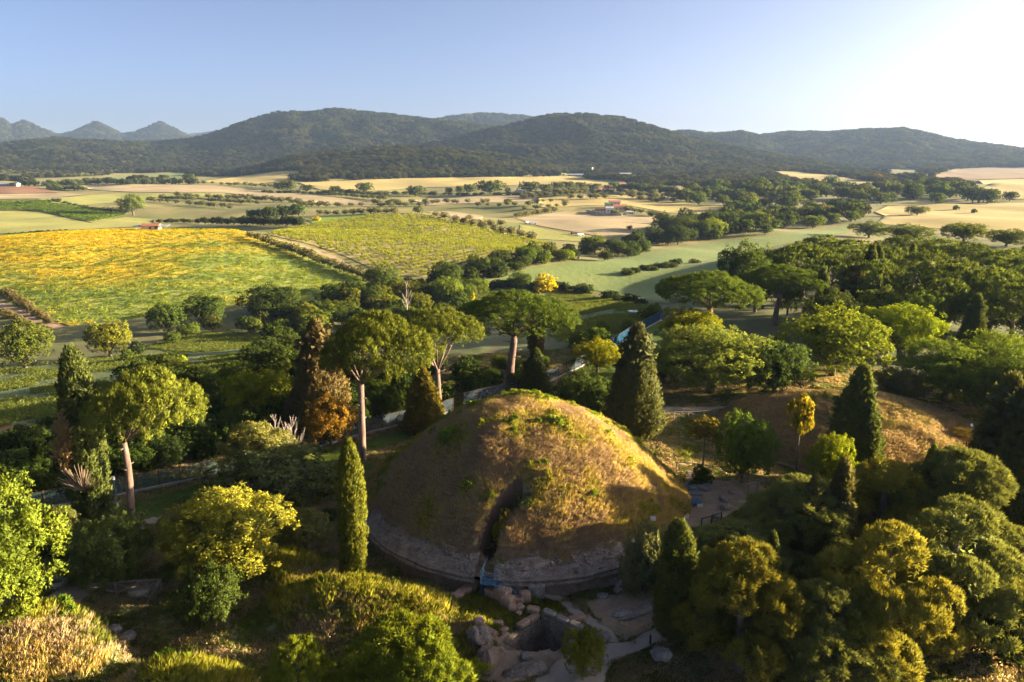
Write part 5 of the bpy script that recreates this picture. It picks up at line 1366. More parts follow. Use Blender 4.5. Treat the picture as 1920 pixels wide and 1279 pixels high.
# crop standing in the flower field
FM = []
for i, col in enumerate([(.38, .28, .015), (.40, .34, .025), (.12, .17, .028), (.18, .22, .035)]):
    L = Leaves(200+i); g = L.g; c = g.normal(size=(6, 3))*[.6, .4, .05]+[0, 0, .10]; L.add(c, .2, np.tile([0, 0, 1.], (6, 1)), 6, .22, wr=.4, up=.6)
    me = L.mesh('crop_flowers'); me.materials.append(leaf_mat('crop_flowers', col, .4)); FM.append(me)
fp = wpoly(FIELDS[0][3]); A = np.array(fp); lo, hi = A.min(0), A.max(0)
x = rng.uniform(lo[0], hi[0], 90000); y = rng.uniform(lo[1], hi[1], 90000); k = in_poly(x, y, fp) & (np.abs(np.arctan2(x, y)) < R(40)); x, y = x[k], y[k]
q = noise2(x, y*1.6, 45, 71, 5)+.25*rng.normal(size=len(x)); d = np.hypot((x+200)/1.5, y-352)
f = .8*q+1.2*(1-sst(15, 125, d))-.42
k = (rng.uniform(0, 1, len(x)) < .5); x, y, f, q = x[k], y[k], f[k], q[k]
idx = np.where(f > .25, np.where(rng.uniform(0, 1, len(x)) < .5, 0, 1), np.where(q > -.05, 3, 2))
scatter('flower_crop', np.stack([x, y, ground_z(x, y)+.15], 1), rng.uniform(.7, 1.3, len(x)), idx, FM)

CL = []
for i, col in enumerate([(.11, .14, .045), (.13, .155, .05), (.09, .12, .04)]):
    L = Leaves(300+i); g = L.g; c = g.normal(size=(5, 3))*[.7, .45, .04]+[0, 0, .06]; L.add(c, .22, np.tile([0, 0, 1.], (5, 1)), 7, .22, wr=.3, up=.8)
    me = L.mesh('long_grass'); me.materials.append(leaf_mat('long_grass', col, .4)); CL.append(me)
for nm, pts, n in [('meadow_tussocks', FIELDS[9][3], 16000), ('meadow_tussocks', FIELDS[24][3], 16000)]:
    fp = wpoly(pts); A = np.array(fp); lo, hi = A.min(0), A.max(0)
    x = rng.uniform(lo[0], hi[0], n*3); y = rng.uniform(lo[1], hi[1], n*3); k = in_poly(x, y, fp) & (noise2(x, y, 30, 91, 3) > -.1); x, y = x[k][:n], y[k][:n]
    scatter(nm, np.stack([x, y, ground_z(x, y)+.1], 1), rng.uniform(.6, 1.2, len(x)), rng.integers(0, 3, len(x)), CL)
# ------------------------------------------------------------------ built things
def plain(name, c, rough=.8, metal=0.0, var=.12, scale=6.0):
    m, nt, out = node_mat(name)
    a = noise(nt, mapping(nt), scale, 4, .6)
    lo = tuple(max(q*(1-var*2), 0) for q in c); hi = tuple(q*(1+var*1.5) for q in c)
    surf(nt, out, ramp(nt, a, [(.3, lo), (.7, hi)]), rough, None, metal); return m
M_RUST = plain('rusty_steel', (.10, .055, .035)); M_WOOD = plain('grey_weathered_wood', (.19, .165, .14)); M_BLUE = plain('blue_painted_steel', (.03, .085, .15), .5)
M_PALEBLUE = plain('pale_blue_paint', (.12, .22, .29), .5); M_WHITE = plain('white_paint', (.75, .75, .74), .6, 0, .04); M_RED = plain('red_paint', (.36, .035, .02), .5)
M_DARK = plain('dark_metal', (.03, .03, .03), .6); M_CONC = plain('concrete', (.30, .27, .24)); M_PLAST = plain('cream_plaster', (.50, .40, .29)); M_WPLAST = plain('white_plaster', (.74, .71, .66), .8, 0, .05)
M_TILE = plain('terracotta_tiles', (.30, .13, .075)); M_GREYROOF = plain('grey_sheet_roof', (.26, .27, .29), .6); M_GLASSD = plain('dark_window', (.03, .035, .04), .2); M_PINK = plain('pinkish_roof', (.40, .16, .14)); M_TARP = plain('green_tarpaulin', (.03, .22, .12), .5)
def net_mat(name, c, open_=.35, rough=.7):
    m, nt, out = node_mat(name)
    df = N(nt, 'ShaderNodeBsdfDiffuse'); a = noise(nt, mapping(nt), 1.2, 4, .6)
    nt.links.new(ramp(nt, a, [(.3, tuple(q*.7 for q in c)), (.7, tuple(q*1.3 for q in c))]), df.inputs[0])
    tp = N(nt, 'ShaderNodeBsdfTransparent'); mx = N(nt, 'ShaderNodeMixShader'); mx.inputs[0].default_value = open_
    nt.links.new(df.outputs[0], mx.inputs[1]); nt.links.new(tp.outputs[0], mx.inputs[2]); nt.links.new(mx.outputs[0], out.inputs['Surface']); return m
M_NETG = net_mat('green_netting', (.06, .105, .095), .40); M_NETB = net_mat('blue_sheeting', (.012, .045, .085), .05); M_NETGB = net_mat('faded_blue_sheeting', (.06, .08, .095), .35)
GZ = lambda x, y: float(ground_z(np.array(x), np.array(y)))

def wline(pts, step):
    """world points every so many metres along a line given in photograph pixels on the ground"""
    w = [np.array(hit(px, py, ground_z)[:2]) for px, py in pts]; out = []
    seg = [np.linalg.norm(b-a) for a, b in zip(w, w[1:])]; L = sum(seg); n = max(2, int(round(L/step)))
    for k in range(n+1):
        d = L*k/n; i = 0
        while i < len(seg)-1 and d > seg[i]: d -= seg[i]; i += 1
        out.append(w[i]+(w[i+1]-w[i])*min(d/seg[i], 1))
    return out

def net_fence(pts, step, h, mat, label, kerb=True, group='boundary fence'):
    w = wline(pts, step); o = w[0]; e = empty('boundary_fence', (o[0], o[1], GZ(*o)), label, 'fence'); O = Vector((o[0], o[1], GZ(*o)))
    V = [Vector((p[0], p[1], GZ(*p)))-O for p in w]
    post = None
    for v in V:
        if post is None:
            m = MB(); m.tube([(0, 0, -.3), (0, 0, h+.12)], .05, 6); post = m.mesh('post')
        obj('post', post, M_RUST, e, v)
    for a, b in zip(V, V[1:]):
        m = MB(); d = (b-a); n = Vector((-d.y, d.x, 0)).normalized()*.012
        m.add([a+n+Vector((0, 0, .12)), b+n+Vector((0, 0, .12)), b+n+Vector((0, 0, h*.5)), a+n+Vector((0, 0, h*.5)), b-n*3+Vector((0, 0, h)), a-n*3+Vector((0, 0, h))], [(0, 1, 2, 3), (3, 2, 4, 5)])
        m.build('panel', mat, e)
    r = MB()
    for a, b in zip(V, V[1:]): r.bar(a+Vector((0, 0, h+.04)), b+Vector((0, 0, h+.04)), .025, 4)
    r.build('top_rail', M_RUST, e)
    if kerb:
        k = MB()
        for a, b in zip(V, V[1:]):
            d = b-a; c = (a+b)/2; k.box((c.x, c.y, c.z+.06), (d.length+.02, .28, .34), math.atan2(d.y, d.x), .01)
        k.build('kerb', M_CONC, e)
    return e
net_fence([(40, 962), (90, 954), (190, 935), (330, 907), (430, 885), (520, 862)], 2.0, 1.75, M_NETG, 'green netting fence with rusty posts on a low kerb behind the bare-trunked umbrella pine')
net_fence([(600, 838), (690, 812), (772, 793), (850, 772)], 2.0, 1.8, M_NETGB, 'faded grey-blue netting fence on a kerb between the umbrella pine trunk and the golden cypress')
net_fence([(870, 762), (940, 744), (1030, 716), (1086, 690), (1140, 664)], 2.3, 1.8, M_NETGB, 'pale grey-blue sheeted fence seen above the large mound beside the dark cypress')
net_fence([(1140, 660), (1180, 634), (1215, 614), (1252, 594)], 2.6, 2.0, M_NETB, 'bright blue sheeted fence running away towards the meadow corner')

def rail_fence(pts, step, h, label, mat=None, cross=True, brace=()):
    w = wline(pts, step); o = w[0]; O = Vector((o[0], o[1], GZ(*o))); e = empty('rail_fence', O, label, 'fence'); mat = mat or M_WOOD
    V = [Vector((p[0], p[1], GZ(*p)))-O for p in w]
    for v in V:
        m = MB(); m.tube([v+Vector((0, 0, -.2)), v+Vector((random.uniform(-.04, .04), 0, h+.06))], .06, 6); m.build('post', mat, e)
    for a, b in zip(V, V[1:]):
        m = MB(); m.bar(a+Vector((0, 0, h)), b+Vector((0, 0, h)), .05, 6); m.build('rail', mat, e)
        if cross:
            m = MB(); m.bar(a+Vector((0, 0, .12)), b+Vector((0, 0, h-.06)), .038, 5); m.build('cross_brace', mat, e)
            m = MB(); m.bar(a+Vector((0, .03, h-.06)), b+Vector((0, .03, .12)), .038, 5); m.build('cross_brace', mat, e)
    for a, b in brace:
        pa = hit(*a, ground_z); m = MB(); m.bar(V[-1]+Vector((0, 0, h)), Vector(pa)-O, .05, 5); m.build('stay', mat, e)
    return e
rail_fence([(175, 1118), (304, 1108)], 1.75, 1.0, 'grey wooden railing with crossed braces and splayed stays beside the sunken track', brace=[((262, 1128), 0), ((273, 1134), 0), ((290, 1122), 0)])
rail_fence([(1268, 885), (1310, 888), (1360, 896), (1435, 916)], 2.0, 1.1, 'long grey wooden railing with slanting stays along the back of the earth yard', cross=True)
rail_fence([(1436, 916), (1402, 930)], 1.6, 1.1, 'short return of wooden railing at the corner of the earth yard', cross=False)
rail_fence([(1236, 790), (1290, 786), (1345, 782)], 2.0, 1.0, 'dark wooden railing with crossed braces in the shade below the grey-green tree')
rail_fence([(1315, 990), (1352, 978)], 1.6, .9, 'two-post dark railing at the near edge of the earth yard', M_DARK, False)
rail_fence([(1775, 808), (1840, 838)], 2.2, 1.0, 'dark wooden railing at the right foot of the smaller mound', M_DARK)

# metal stair up to the passage of the large mound
eo = np.array([ENT[0]-TC[0], ENT[1]-TC[1]]); eo = eo/np.linalg.norm(eo); et = np.array([-eo[1], eo[0]])
if et[0] < 0: et = -et
pc = np.array([TC[0], TC[1]])+eo*15.1+et*.45
st = empty('metal_stair', (pc[0], pc[1], 0), 'blue metal stair with railed landing at the passage of the large mound', 'stair')
def sp(a, b, z): v = et*a+eo*b; return Vector((v[0], v[1], z))
rz = math.atan2(et[1], et[0]); LZ = 1.3
m = MB(); m.box((0, 0, LZ), (1.15, 1.25, .06), rz); m.build('landing', M_BLUE, st)
for a, b in ((-.52, -.55), (.52, -.55), (-.52, .55), (.52, .55)):
    m = MB(); m.bar(sp(a, b, -.2), sp(a, b, LZ), .035); m.build('leg', M_BLUE, st)
for b in (-.1, .6):
    m = MB(); m.bar(sp(.55, b, LZ-.02), sp(2.1, b, .02), .035); m.build('stringer', M_BLUE, st)
    m = MB(); m.bar(sp(.55, b, LZ+1.0), sp(2.1, b, 1.0), .02); m.bar(sp(.55, b, LZ+.55), sp(2.1, b, .55), .014)
    for t in (0, .5, 1): m.bar(sp(.55+1.55*t, b, LZ*(1-t)), sp(.55+1.55*t, b, LZ*(1-t)+1.0), .026)
    m.bar(sp(.55, b, LZ+.05), sp(1.3, b, .5+1.0), .018); m.bar(sp(1.32, b, .55), sp(2.1, b, 1.0), .018)
    m.build('hand_rail', M_PALEBLUE, st)
for k in range(6):
    t = (k+.5)/6; m = MB(); v = sp(.55+1.55*t, .25, LZ*(1-t)); m.box(v, (.20, .66, .03), rz); m.build('tread', M_BLUE, st)
m = MB()
for a, b in (((-.55, .6), (.55, .6)), ((-.55, -.6), (-.55, .6))):
    for z in (.5, 1.0): m.bar(sp(*a, LZ+z), sp(*b, LZ+z), .026)
    m.bar(sp(*a, LZ), sp(*b, LZ+1.0), .018); m.bar(sp(*a, LZ+1.0), sp(*b, LZ), .018)
for a, b in ((-.55, .6), (.55, .6), (-.55, -.6), (.55, -.6), (-.55, -1.5), (.55, -1.5)): m.bar(sp(a, b, LZ), sp(a, b, LZ+1.05), .028)
for a in (-.55, .55):
    m.bar(sp(a, -.6, LZ+1.0), sp(a, -1.5, LZ+1.02), .024); m.bar(sp(a, -.6, LZ), sp(a, -1.5, LZ+1.0), .018)
m.build('landing_rail', M_PALEBLUE, st)
# footbridge at the right of the mound
bx, by, bz = hit(1292, 952, ground_z); fb = empty('footbridge', (bx, by, bz), 'small blue railed footbridge between the large mound and the earth yard', 'footbridge', None, R(4))
m = MB(); m.box((0, .6, .38), (2.3, 1.3, .08)); m.build('deck', M_BLUE, fb)
for s in (-.05, 1.25):
    m = MB()
    for z in (.95, 1.4): m.bar((-1.15, s, z), (1.15, s, z), .03)
    for k in range(4): m.bar((-1.15+k*.766, s, .05), (-1.15+k*.766, s, 1.42), .03)
    m.build('hand_rail', M_PALEBLUE, fb)
m = MB(); m.box((1.0, -.14, .05), (.55, .03, .75)); m.build('notice_panel', M_WHITE, fb)
for s in (-1, 1):
    m = MB(); m.box((s*1.0, .6, .1), (.1, 1.3, .5)); m.build('support', M_BLUE, fb)

def sign(px, py, w, h, leg, label, tilt=.35):
    x, y, z = hit(px, py); e = empty('notice_board', (x, y, z), label, 'notice board')
    m = MB(); c, s = math.cos(tilt), math.sin(tilt)
    m.add([(-w/2, -h/2*s, leg-h/2*c), (w/2, -h/2*s, leg-h/2*c), (w/2, h/2*s, leg+h/2*c), (-w/2, h/2*s, leg+h/2*c), (-w/2, .04-h/2*s, leg-h/2*c), (w/2, .04-h/2*s, leg-h/2*c), (w/2, .04+h/2*s, leg+h/2*c), (-w/2, .04+h/2*s, leg+h/2*c)], [(0, 1, 2, 3), (7, 6, 5, 4), (0, 4, 5, 1), (2, 6, 7, 3), (1, 5, 6, 2), (0, 3, 7, 4)])
    m.build('panel', M_WHITE, e)
    for s_ in (-.3, .3): m = MB(); m.bar((w*s_, .05, -.2), (w*s_, .05, leg), .03); m.build('leg', M_DARK, e)
sign(1224, 984, .42, .34, .55, 'small white notice board at the right foot of the large mound')
sign(1821, 805, .30, .34, .5, 'tiny pale notice board by the dark railing at the right foot of the smaller mound')

# floodlight mast
x, y, z = hit(219, 944, ground_z); e = empty('lamp_post', (x, y, z), 'slim pale blue lamp post with a white lamp head beside the fence', 'lamp post')
m = MB(); m.tube([(0, 0, 0), (0, 0, 2.5)], [.045, .035], 8); m.build('pole', M_PALEBLUE, e)
m = MB(); m.box((.06, -.02, 2.62), (.16, .22, .30), .3, 0, .85); m.build('lamp_head', M_WHITE, e)
m = MB(); m.box((.02, -.06, 1.35), (.26, .14, .34)); m.build('switch_box', M_PALEBLUE, e)
m = MB(); m.box((.05, 0, .04), (.55, .45, .12), .2); m.build('footing', M_CONC, e)
# red hydrant post
x, y, z = hit(1686, 1272, ground_z); e = empty('hydrant_post', (x, y, z), 'red hydrant post with a pale side plate on a stone footing in the dry grass', 'hydrant')
m = MB(); m.tube([(0, 0, 0), (0, 0, .2), (0, 0, .95)], [.12, .11, .11], 10); m.build('post', M_RED, e)
m = MB(); m.tube([(0, 0, .93), (0, 0, 1.0), (0, 0, 1.05)], [.14, .14, .08], 10); m.build('cap', M_RED, e)
m = MB(); m.box((.13, -.05, .78), (.03, .16, .22)); m.build('plate', M_WHITE, e)
m = MB(); m.box((0, 0, .03), (.62, .42, .12), .4, .04); m.build('footing', M_ROCK, e)
x, y, z = hit(1219, 1208, ground_z); m = MB(); m.tube([(0, 0, -.2), (0, 0, .65), (0, 0, .72)], [.07, .07, .05], 8); tag(m.build('bollard', M_DARK, None, (x, y, z)), 'short black bollard beside the gravel path next to the cypress', 'bollard')

# stones
def boulder(seed, size, rough=.22, sub=3, square=True):
    g = np.random.default_rng(seed); n = 10*sub; V = []; 
    th = np.linspace(.02, math.pi-.02, n//2); ph = np.linspace(0, 2*math.pi, n, endpoint=False)
    T, Pp = np.meshgrid(th, ph, indexing='ij'); d = np.stack([np.sin(T)*np.cos(Pp), np.sin(T)*np.sin(Pp), np.cos(T)], -1)
    k = np.abs(d).max(-1, keepdims=True); d2 = d/k**(.93 if square else .4)
    q = d*2.1*(max(size)/1.2)**.5+g.uniform(0, 50, 3)
    r = 1+rough*noise2(q[..., 0]+q[..., 2]*.7, q[..., 1]-q[..., 2]*.6, 2.2, seed % 37, 3)
    V = (d2*r[..., None]*np.array(size)/2).reshape(-1, 3); i = np.arange(len(th)*n).reshape(len(th), n); j = np.roll(i, -1, 1)
    F = np.stack([i[:-1], j[:-1], j[1:], i[1:]], -1).reshape(-1, 4)[:, ::-1]
    return mesh_np('stone', V, F, smooth=False)
def stone(px, py, size, rz, label, mat=None, name='stone_block', lift=.4, cat='stone', group=None, seed=None, rough=.12, tilt=0.0):
    x, y, z = hit(px, py, ground_z); me = boulder(seed or int(px*3+py), size, rough, square=rough < .2); me.materials.append(mat or M_BLOCK)
    o = obj(name, me, None, None, (x, y, z+size[2]*lift)); o.rotation_euler = (tilt, 0, R(rz)); return tag(o, label, cat, group)
STN = [
 (858, 1124, (.95, .75, .6), 40, 'nearest block of the short stone row in the grass beside the ridge'), (871, 1114, (1.0, .75, .62), 40, 'middle block of the short stone row in the grass beside the ridge'), (884, 1102, (1.05, .75, .62), 40, 'farthest block of the short stone row in the grass beside the ridge'),
 (926, 1119, (1.35, .8, .75), -25, 'low reddish block at the back of the tumbled block pile'), (928, 1109, (1.3, .8, .6), -30, 'reddish block lying on top at the left of the tumbled block pile'), (942, 1127, (1.25, .9, 1.25), -35, 'tall squared reddish block in the middle of the tumbled block pile'),
 (952, 1137, (1.0, .8, .95), -35, 'squared block stepping down at the right of the tumbled pile'), (960, 1147, (.6, .55, .6), 10, 'small broken block at the foot of the tumbled pile'), (969, 1131, (.95, .7, .62), 8, 'flat-topped block below the hollow round stone'),
 (974, 1145, (.7, .55, .5), 30, 'loose stone right of the tumbled pile'), (972, 1155, (.45, .4, .4), 60, 'smallest loose stone in front of the tumbled pile'), (984, 1127, (.8, .7, .9), 15, 'upright stone between the two round stones'), (999, 1149, (.9, .6, .5), -20, 'reddish stone half sunk in the grass near the narrow path'),
 (1082, 1164, (1.3, .6, .4), 20, 'long low stone lying behind the tomb wall'), 
]
for px, py, s, rz_, lab in STN: stone(px, py, s, rz_, lab, M_BLOCK, rough=.10, lift=1.15 if 'on top' in lab else .4)
for px, py, s, rz_, lab in [(1158, 1092, (1.5, 1.1, .9), 10, 'largest grey boulder of the cluster beside the silvery bush'), (1166, 1102, (1.0, .8, .7), 40, 'grey boulder stacked in front of the largest boulder'), (1176, 1086, (.7, .7, .6), 0, 'round grey boulder at the right of the boulder cluster'), (1146, 1086, (.8, .6, .5), 0, 'small grey boulder at the left of the boulder cluster'),
                           (1160, 1111, (.7, .55, .5), 20, 'lowest brown boulder of the cluster beside the silvery bush'), (1130, 1122, (.9, .6, .35), 10, 'flat pale stone on the bare earth'), (1131, 1198, (.9, .7, .6), 20, 'pale squared stone at the edge of the gravel path'), (1068, 1216, (1.2, .7, .5), 40, 'pale slab leaning at the corner of the tomb pit'),
                           (1372, 926, (.75, .65, .45), 0, 'small grey boulder in the middle of the earth yard, farther one'), (1357, 940, (.9, .8, .6), 0, 'grey boulder in the middle of the earth yard, nearer one'), (1360, 956, (1.0, .8, .6), 30, 'grey rock at the pine-shaded edge of the earth yard'), (1345, 972, (.9, .7, .5), 0, 'grey rock beside the two-post railing'),
                           (1300, 918, (1.6, .8, .5), 10, 'broken grey slab lying by the tiny bush'), (1315, 911, (1.8, .6, .4), -30, 'long tilted grey slab beside the round green bush'), (1318, 920, (1.4, .7, .5), -40, 'jagged grey slab in front of the long tilted one'), (1304, 928, (1.5, .7, .4), 0, 'low grey slab behind the blue footbridge'),
                           (785, 1188, (.1, .1, .1), 0, ''), (1740, 1250, (.1, .1, .1), 0, ''), (262, 1116, (1.6, 1.0, .6), 10, 'dark rock under the wooden railing'), (235, 1200, (1.4, .9, .5), 40, 'grey rock face showing in the ditch'), (213, 1185, (1.1, .8, .5), 20, 'pale rock at the head of the ditch'), (600, 985, (1.2, .8, .5), 0, 'pale rock beside the brown earth slope'), (1240, 1235, (1.3, 1., .8), 0, 'dark rock in the grass behind the cypress at the path')]:
    if lab: stone(px, py, s, rz_, lab, M_ROCK, 'boulder', rough=.25)
# the two round stones
x, y, z = hit(975, 1110, ground_z); e = empty('hollow_round_stone', (x, y, z), 'hollow round stone like a well head next to the tumbled blocks', 'carved stone')
m = MB(); n = 20; prof = [(.62, -.1), (.60, .7), (.66, .82), (.66, 1.08), (.60, 1.14), (.46, 1.12), (.42, .85), (.42, .6), (0.001, .6)]
v = []; f = []
for k, (r_, z_) in enumerate(prof):
    for j in range(n):
        a = 2*math.pi*j/n; q = r_*(1+.05*math.sin(a*3+k)+random.uniform(-.03, .03)); v.append((q*math.cos(a), q*math.sin(a), z_+random.uniform(-.03, .03)))
for k in range(len(prof)-1):
    for j in range(n): f.append((k*n+j, k*n+(j+1) % n, (k+1)*n+(j+1) % n, (k+1)*n+j))
m.add(v, f); m.build('ring', M_BLOCK, e)
x, y, z = hit(1005, 1114, ground_z); e = empty('round_stone_stump', (x, y, z), 'squat round stone with dry grass growing on its top', 'carved stone')
me = boulder(77, (1.25, 1.25, 1.3), .14); me.materials.append(M_ROCK); o = obj('stump', me, None, e, (0, 0, .45))
gt = tuft('top_grass', 88, G_STRAW, 60, .3, .4, .02, .9); obj('top_grass', gt, None, e, (0, 0, 1.0))
# stone ring by the track
x, y, z = hit(110, 1096, ground_z); m = MB(); v = []; f = []
for k, (r_, z_) in enumerate([(.62, -.1), (.66, .25), (.58, .36), (.42, .34), (.36, .1)]):
    for j in range(16): a = 2*math.pi*j/16; v.append((r_*math.cos(a), r_*math.sin(a), z_+random.uniform(-.02, .02)))
for k in range(4):
    for j in range(16): f.append((k*16+j, k*16+(j+1) % 16, (k+1)*16+(j+1) % 16, (k+1)*16+j))
m.add(v, f); tag(m.build('stone_ring', M_ROCK, None, (x, y, z)), 'low grey stone ring lying at the bend of the dirt track', 'carved stone')

# open rock-cut tomb: four walls, coping stones, floor, inner partition
pz = min(GZ(*p) for p in PIT); tomb = empty('open_tomb', (_pc[0], _pc[1], 0), 'open square tomb pit with block-topped walls beside the gravel path', 'tomb')
def pv(p, z): return (p[0]-_pc[0], p[1]-_pc[1], z)
names = ['right', 'front', 'front', 'left']
for k in range(4):
    a = np.array(PIT[k]); b = np.array(PIT[(k+1) % 4]); d = (b-a); L = np.linalg.norm(d); d = d/L; n_ = np.array([-d[1], d[0]])
    if np.dot(n_, _pc-a) > 0: n_ = -n_
    c = (a+b)/2+n_*.30; za = GZ(*c)
    hgt = 3.4 if k in (0, 3) else 2.75
    top = .32 if k in (0, 3) else .27
    m = MB(); nn = max(2, int(L/.8))
    for i in range(nn):
        q = a+d*L*(i+.5)/nn+n_*.28; m.box((q[0]-_pc[0], q[1]-_pc[1], za+top-.25-hgt/2), (L/nn+.01, .55, hgt), math.atan2(d[1], d[0]), .015)
    m.build('wall', M_TUFAD if k in (1, 2) else M_TUFA, tomb)
    if k in (0, 3):
        nn = max(3, int(L/.85))
        for i in range(nn):
            if k == 3 and i == 1: continue
            q = a+d*L*(i+.5)/nn+n_*.30; s = random.uniform(.9, 1.0)
            me = boulder(300+k*20+i, (L/nn*s+.03, .52, .26 if k == 0 else .34), .05); me.materials.append(M_ROCK if k == 0 else M_BLOCK)
            o = obj('coping_stone', me, None, tomb, (q[0]-_pc[0], q[1]-_pc[1], za+top+random.uniform(-.04, .04))); o.rotation_euler = (0, 0, math.atan2(d[1], d[0]))
m = MB(); q = [np.array(p)-_pc for p in PIT]; m.add([(p[0]*1.1, p[1]*1.1, pz-2.6) for p in q], [(0, 3, 2, 1)]); m.build('floor', M_CUT, tomb)
a = (q[0]*.1+q[3]*.55); b = (q[1]*.15+q[2]*.75); d = b-a
for t, hh, w_ in ((.25, 1.9, .55), (.62, 1.55, .5)):
    c = a+d*t; me = boulder(int(400+t*100), (1.6, w_, hh), .08); me.materials.append(M_TUFA); o = obj('partition', me, None, tomb, (c[0], c[1], pz-2.6+hh/2)); o.rotation_euler = (0, 0, math.atan2(d[1], d[0])+(.0 if t < .5 else 1.2))
# blocks and rock round the tomb
for px, py, s, rz_, lab in [(898, 1174, (.9, .8, .9), 20, 'upright brown block at the corner of the passage by the pit'), (934, 1172, (1.0, .6, .45), 0, 'flat block lying on the grass behind the left tomb wall'), (918, 1190, (1.3, .7, .6), -30, 'long block at the head of the sunken steps'), (930, 1204, (.9, .6, .5), -35, 'block wedged between the long block and the left tomb wall'),
                           (944, 1184, (.9, .6, .4), 40, 'low block among grass beside the left tomb wall'), (986, 1238, (.95, .8, .75), 10, 'grey cubic stone standing on the tomb forecourt'), (908, 1196, (.6, 1.0, .9), 10, 'weathered block at the lit edge of the rock beside the young pine')]:
    stone(px, py, tuple(q*.72 for q in s), rz_, lab, M_BLOCK if 'grey' not in lab else M_ROCK, rough=.12)
for px, py, s, rz_, lab, mt in [(898, 1206, (1.5, 1.5, 1.4), 10, 'lit rounded rock outcrop beside the young pine', M_TUFA), (912, 1250, (1.3, 1.4, 1.7), -20, 'dark hollowed rock outcrop below the lit one', M_TUFAD), (985, 1262, (3.0, 1.2, .55), 22, 'long low rock ledge along the near edge of the gravel path', M_TUFA), (1195, 1150, (3.2, .9, .45), 28, 'low stone ledge crossing the bare earth', M_ROCK), (1160, 1150, (2.0, 1.1, .25), 10, 'flat lichen-covered rock in the bare earth', M_ROCK)]:
    stone(px, py, s, rz_, lab, mt, 'rock_outcrop', .25, 'rock', rough=.28)

# ------------------------------------------------------------------ far buildings
def house(px, py, w, d, h, roofh, label, wall, roof, rz=0.0, name='farm_building', cat='building', windows=3, door=True, flat_roof=False, parent=None, chimney=False):
    x, y, z = hit(px, py, ground_z); e = empty(name, (x, y, z), label, cat, None, rz)
    m = MB(); m.box((0, 0, h/2-.4), (w, d, h+.8)); m.build('wall', wall, e)
    if flat_roof:
        m = MB(); m.box((0, 0, h+.15), (w+.4, d+.4, .3)); r = m.build('roof', roof, e)
    else:
        a, b = w/2+.4, d/2+.4; m = MB()
        m.add([(-a, -b, h-.05), (a, -b, h-.05), (a, 0, h+roofh), (-a, 0, h+roofh), (-a, b, h-.05), (a, b, h-.05), (-a, -b, h-.25), (a, -b, h-.25), (a, b, h-.25), (-a, b, h-.25)], [(0, 1, 2, 3), (3, 2, 5, 4), (0, 6, 7, 1), (4, 5, 8, 9), (0, 3, 4), (1, 5, 2), (0, 4, 9, 6), (1, 7, 8, 5), (6, 9, 8, 7)]); r = m.build('roof', roof, e)
    if chimney: m = MB(); m.box((w*.25, .3, h+roofh*.8), (.6, .6, 1.4)); m.build('chimney', wall, r)
    for i in range(windows):
        u = -w/2+w*(i+.7)/(windows+.4); m = MB(); m.box((u, -d/2-.03, h*.58), (min(1.1, w/windows*.4), .12, min(1.3, h*.35))); m.build('window', M_GLASSD, e)
    if door: m = MB(); m.box((w*.36, -d/2-.03, 1.0), (1.0, .14, 2.0)); m.build('door', M_RUST, e)
    return e
house(1126, 401, 9, 8, 3.2, 1.3, 'low farmhouse wing with dark tiled roof left of the white block', M_WPLAST, M_TILE, .1)
house(1143, 402, 7, 7, 6.0, 1, 'white flat-topped farmhouse block at the centre of the farmyard', M_WPLAST, M_WPLAST, -.1, 'farmhouse', 'house', 2, True, True)
house(1162, 396, 12, 8, 4.5, 1.5, 'farm building with reddish roof right of the white block', M_PLAST, M_TILE, .05, windows=3, chimney=True)
house(1152, 390, 10, 7, 6.0, 1.2, 'two-storey pinkish farm building behind the white block', M_PLAST, M_PINK, 0, windows=3)
house(1139, 394, 5, 4, 6.0, .8, 'little shed under a green tarpaulin behind the farmhouse', M_PLAST, M_TARP, 0, 'shed', 'shed', 0, False)
# farmyard retaining wall
w = wline([(1100, 398), (1130, 404), (1166, 405)], 6); o = w[0]; O = Vector((o[0], o[1], GZ(*o))); e = empty('farmyard_wall', O, 'pale retaining wall in front of the farmhouse above the hay field', 'wall')
for a, b in zip(w, w[1:]):
    c = (a+b)/2; d = b-a; m = MB(); m.box((c[0]-O.x, c[1]-O.y, GZ(*c)-O.z+1.0), (np.linalg.norm(d)+.1, .5, 2.8), math.atan2(d[1], d[0])); m.build('wall_section', M_PLAST, e)
house(1180, 402, 6, 4, 2.2, .8, 'small grey shed among the garden bushes right of the farmhouse', M_CONC, M_GREYROOF, .2, 'shed', 'shed', 1, True)
house(1090, 331, 52, 12, 3.6, 1.6, 'long low grey-roofed barn at the foot of the wooded hill', M_CONC, M_GREYROOF, .02, 'barn', 'barn', 8)
house(1137, 334, 16, 10, 4.0, 2.0, 'white-roofed shed right of the long barn', M_CONC, M_WPLAST, -.3, 'barn', 'barn', 2)
house(1172, 334, 22, 14, 6.5, 3.5, 'grey arched-looking hay barn right of the white-roofed shed', M_GREYROOF, M_GREYROOF, .1, 'barn', 'barn', 1)
x, y, z = hit(1110, 326, ground_z); e = empty('water_tower', (x, y, z), 'pale slender tower behind the long barn', 'tower'); m = MB(); m.tube([(0, 0, -1), (0, 0, 11)], 1.6, 12); m.build('shaft', M_PLAST, e); m = MB(); m.tube([(0, 0, 10.9), (0, 0, 13), (0, 0, 13.4)], [2.0, 2.0, .6], 12); m.build('tank', M_WPLAST, e)
house(1132, 360, 16, 8, 3.0, 1.6, 'pink-roofed house among the orchard trees', M_PLAST, M_PINK, .1, 'house', 'house', 3)
house(1164, 349, 14, 8, 3.5, 1.6, 'second pink-roofed house farther up behind the oak clump', M_PLAST, M_PINK, .1, 'house', 'house', 3)
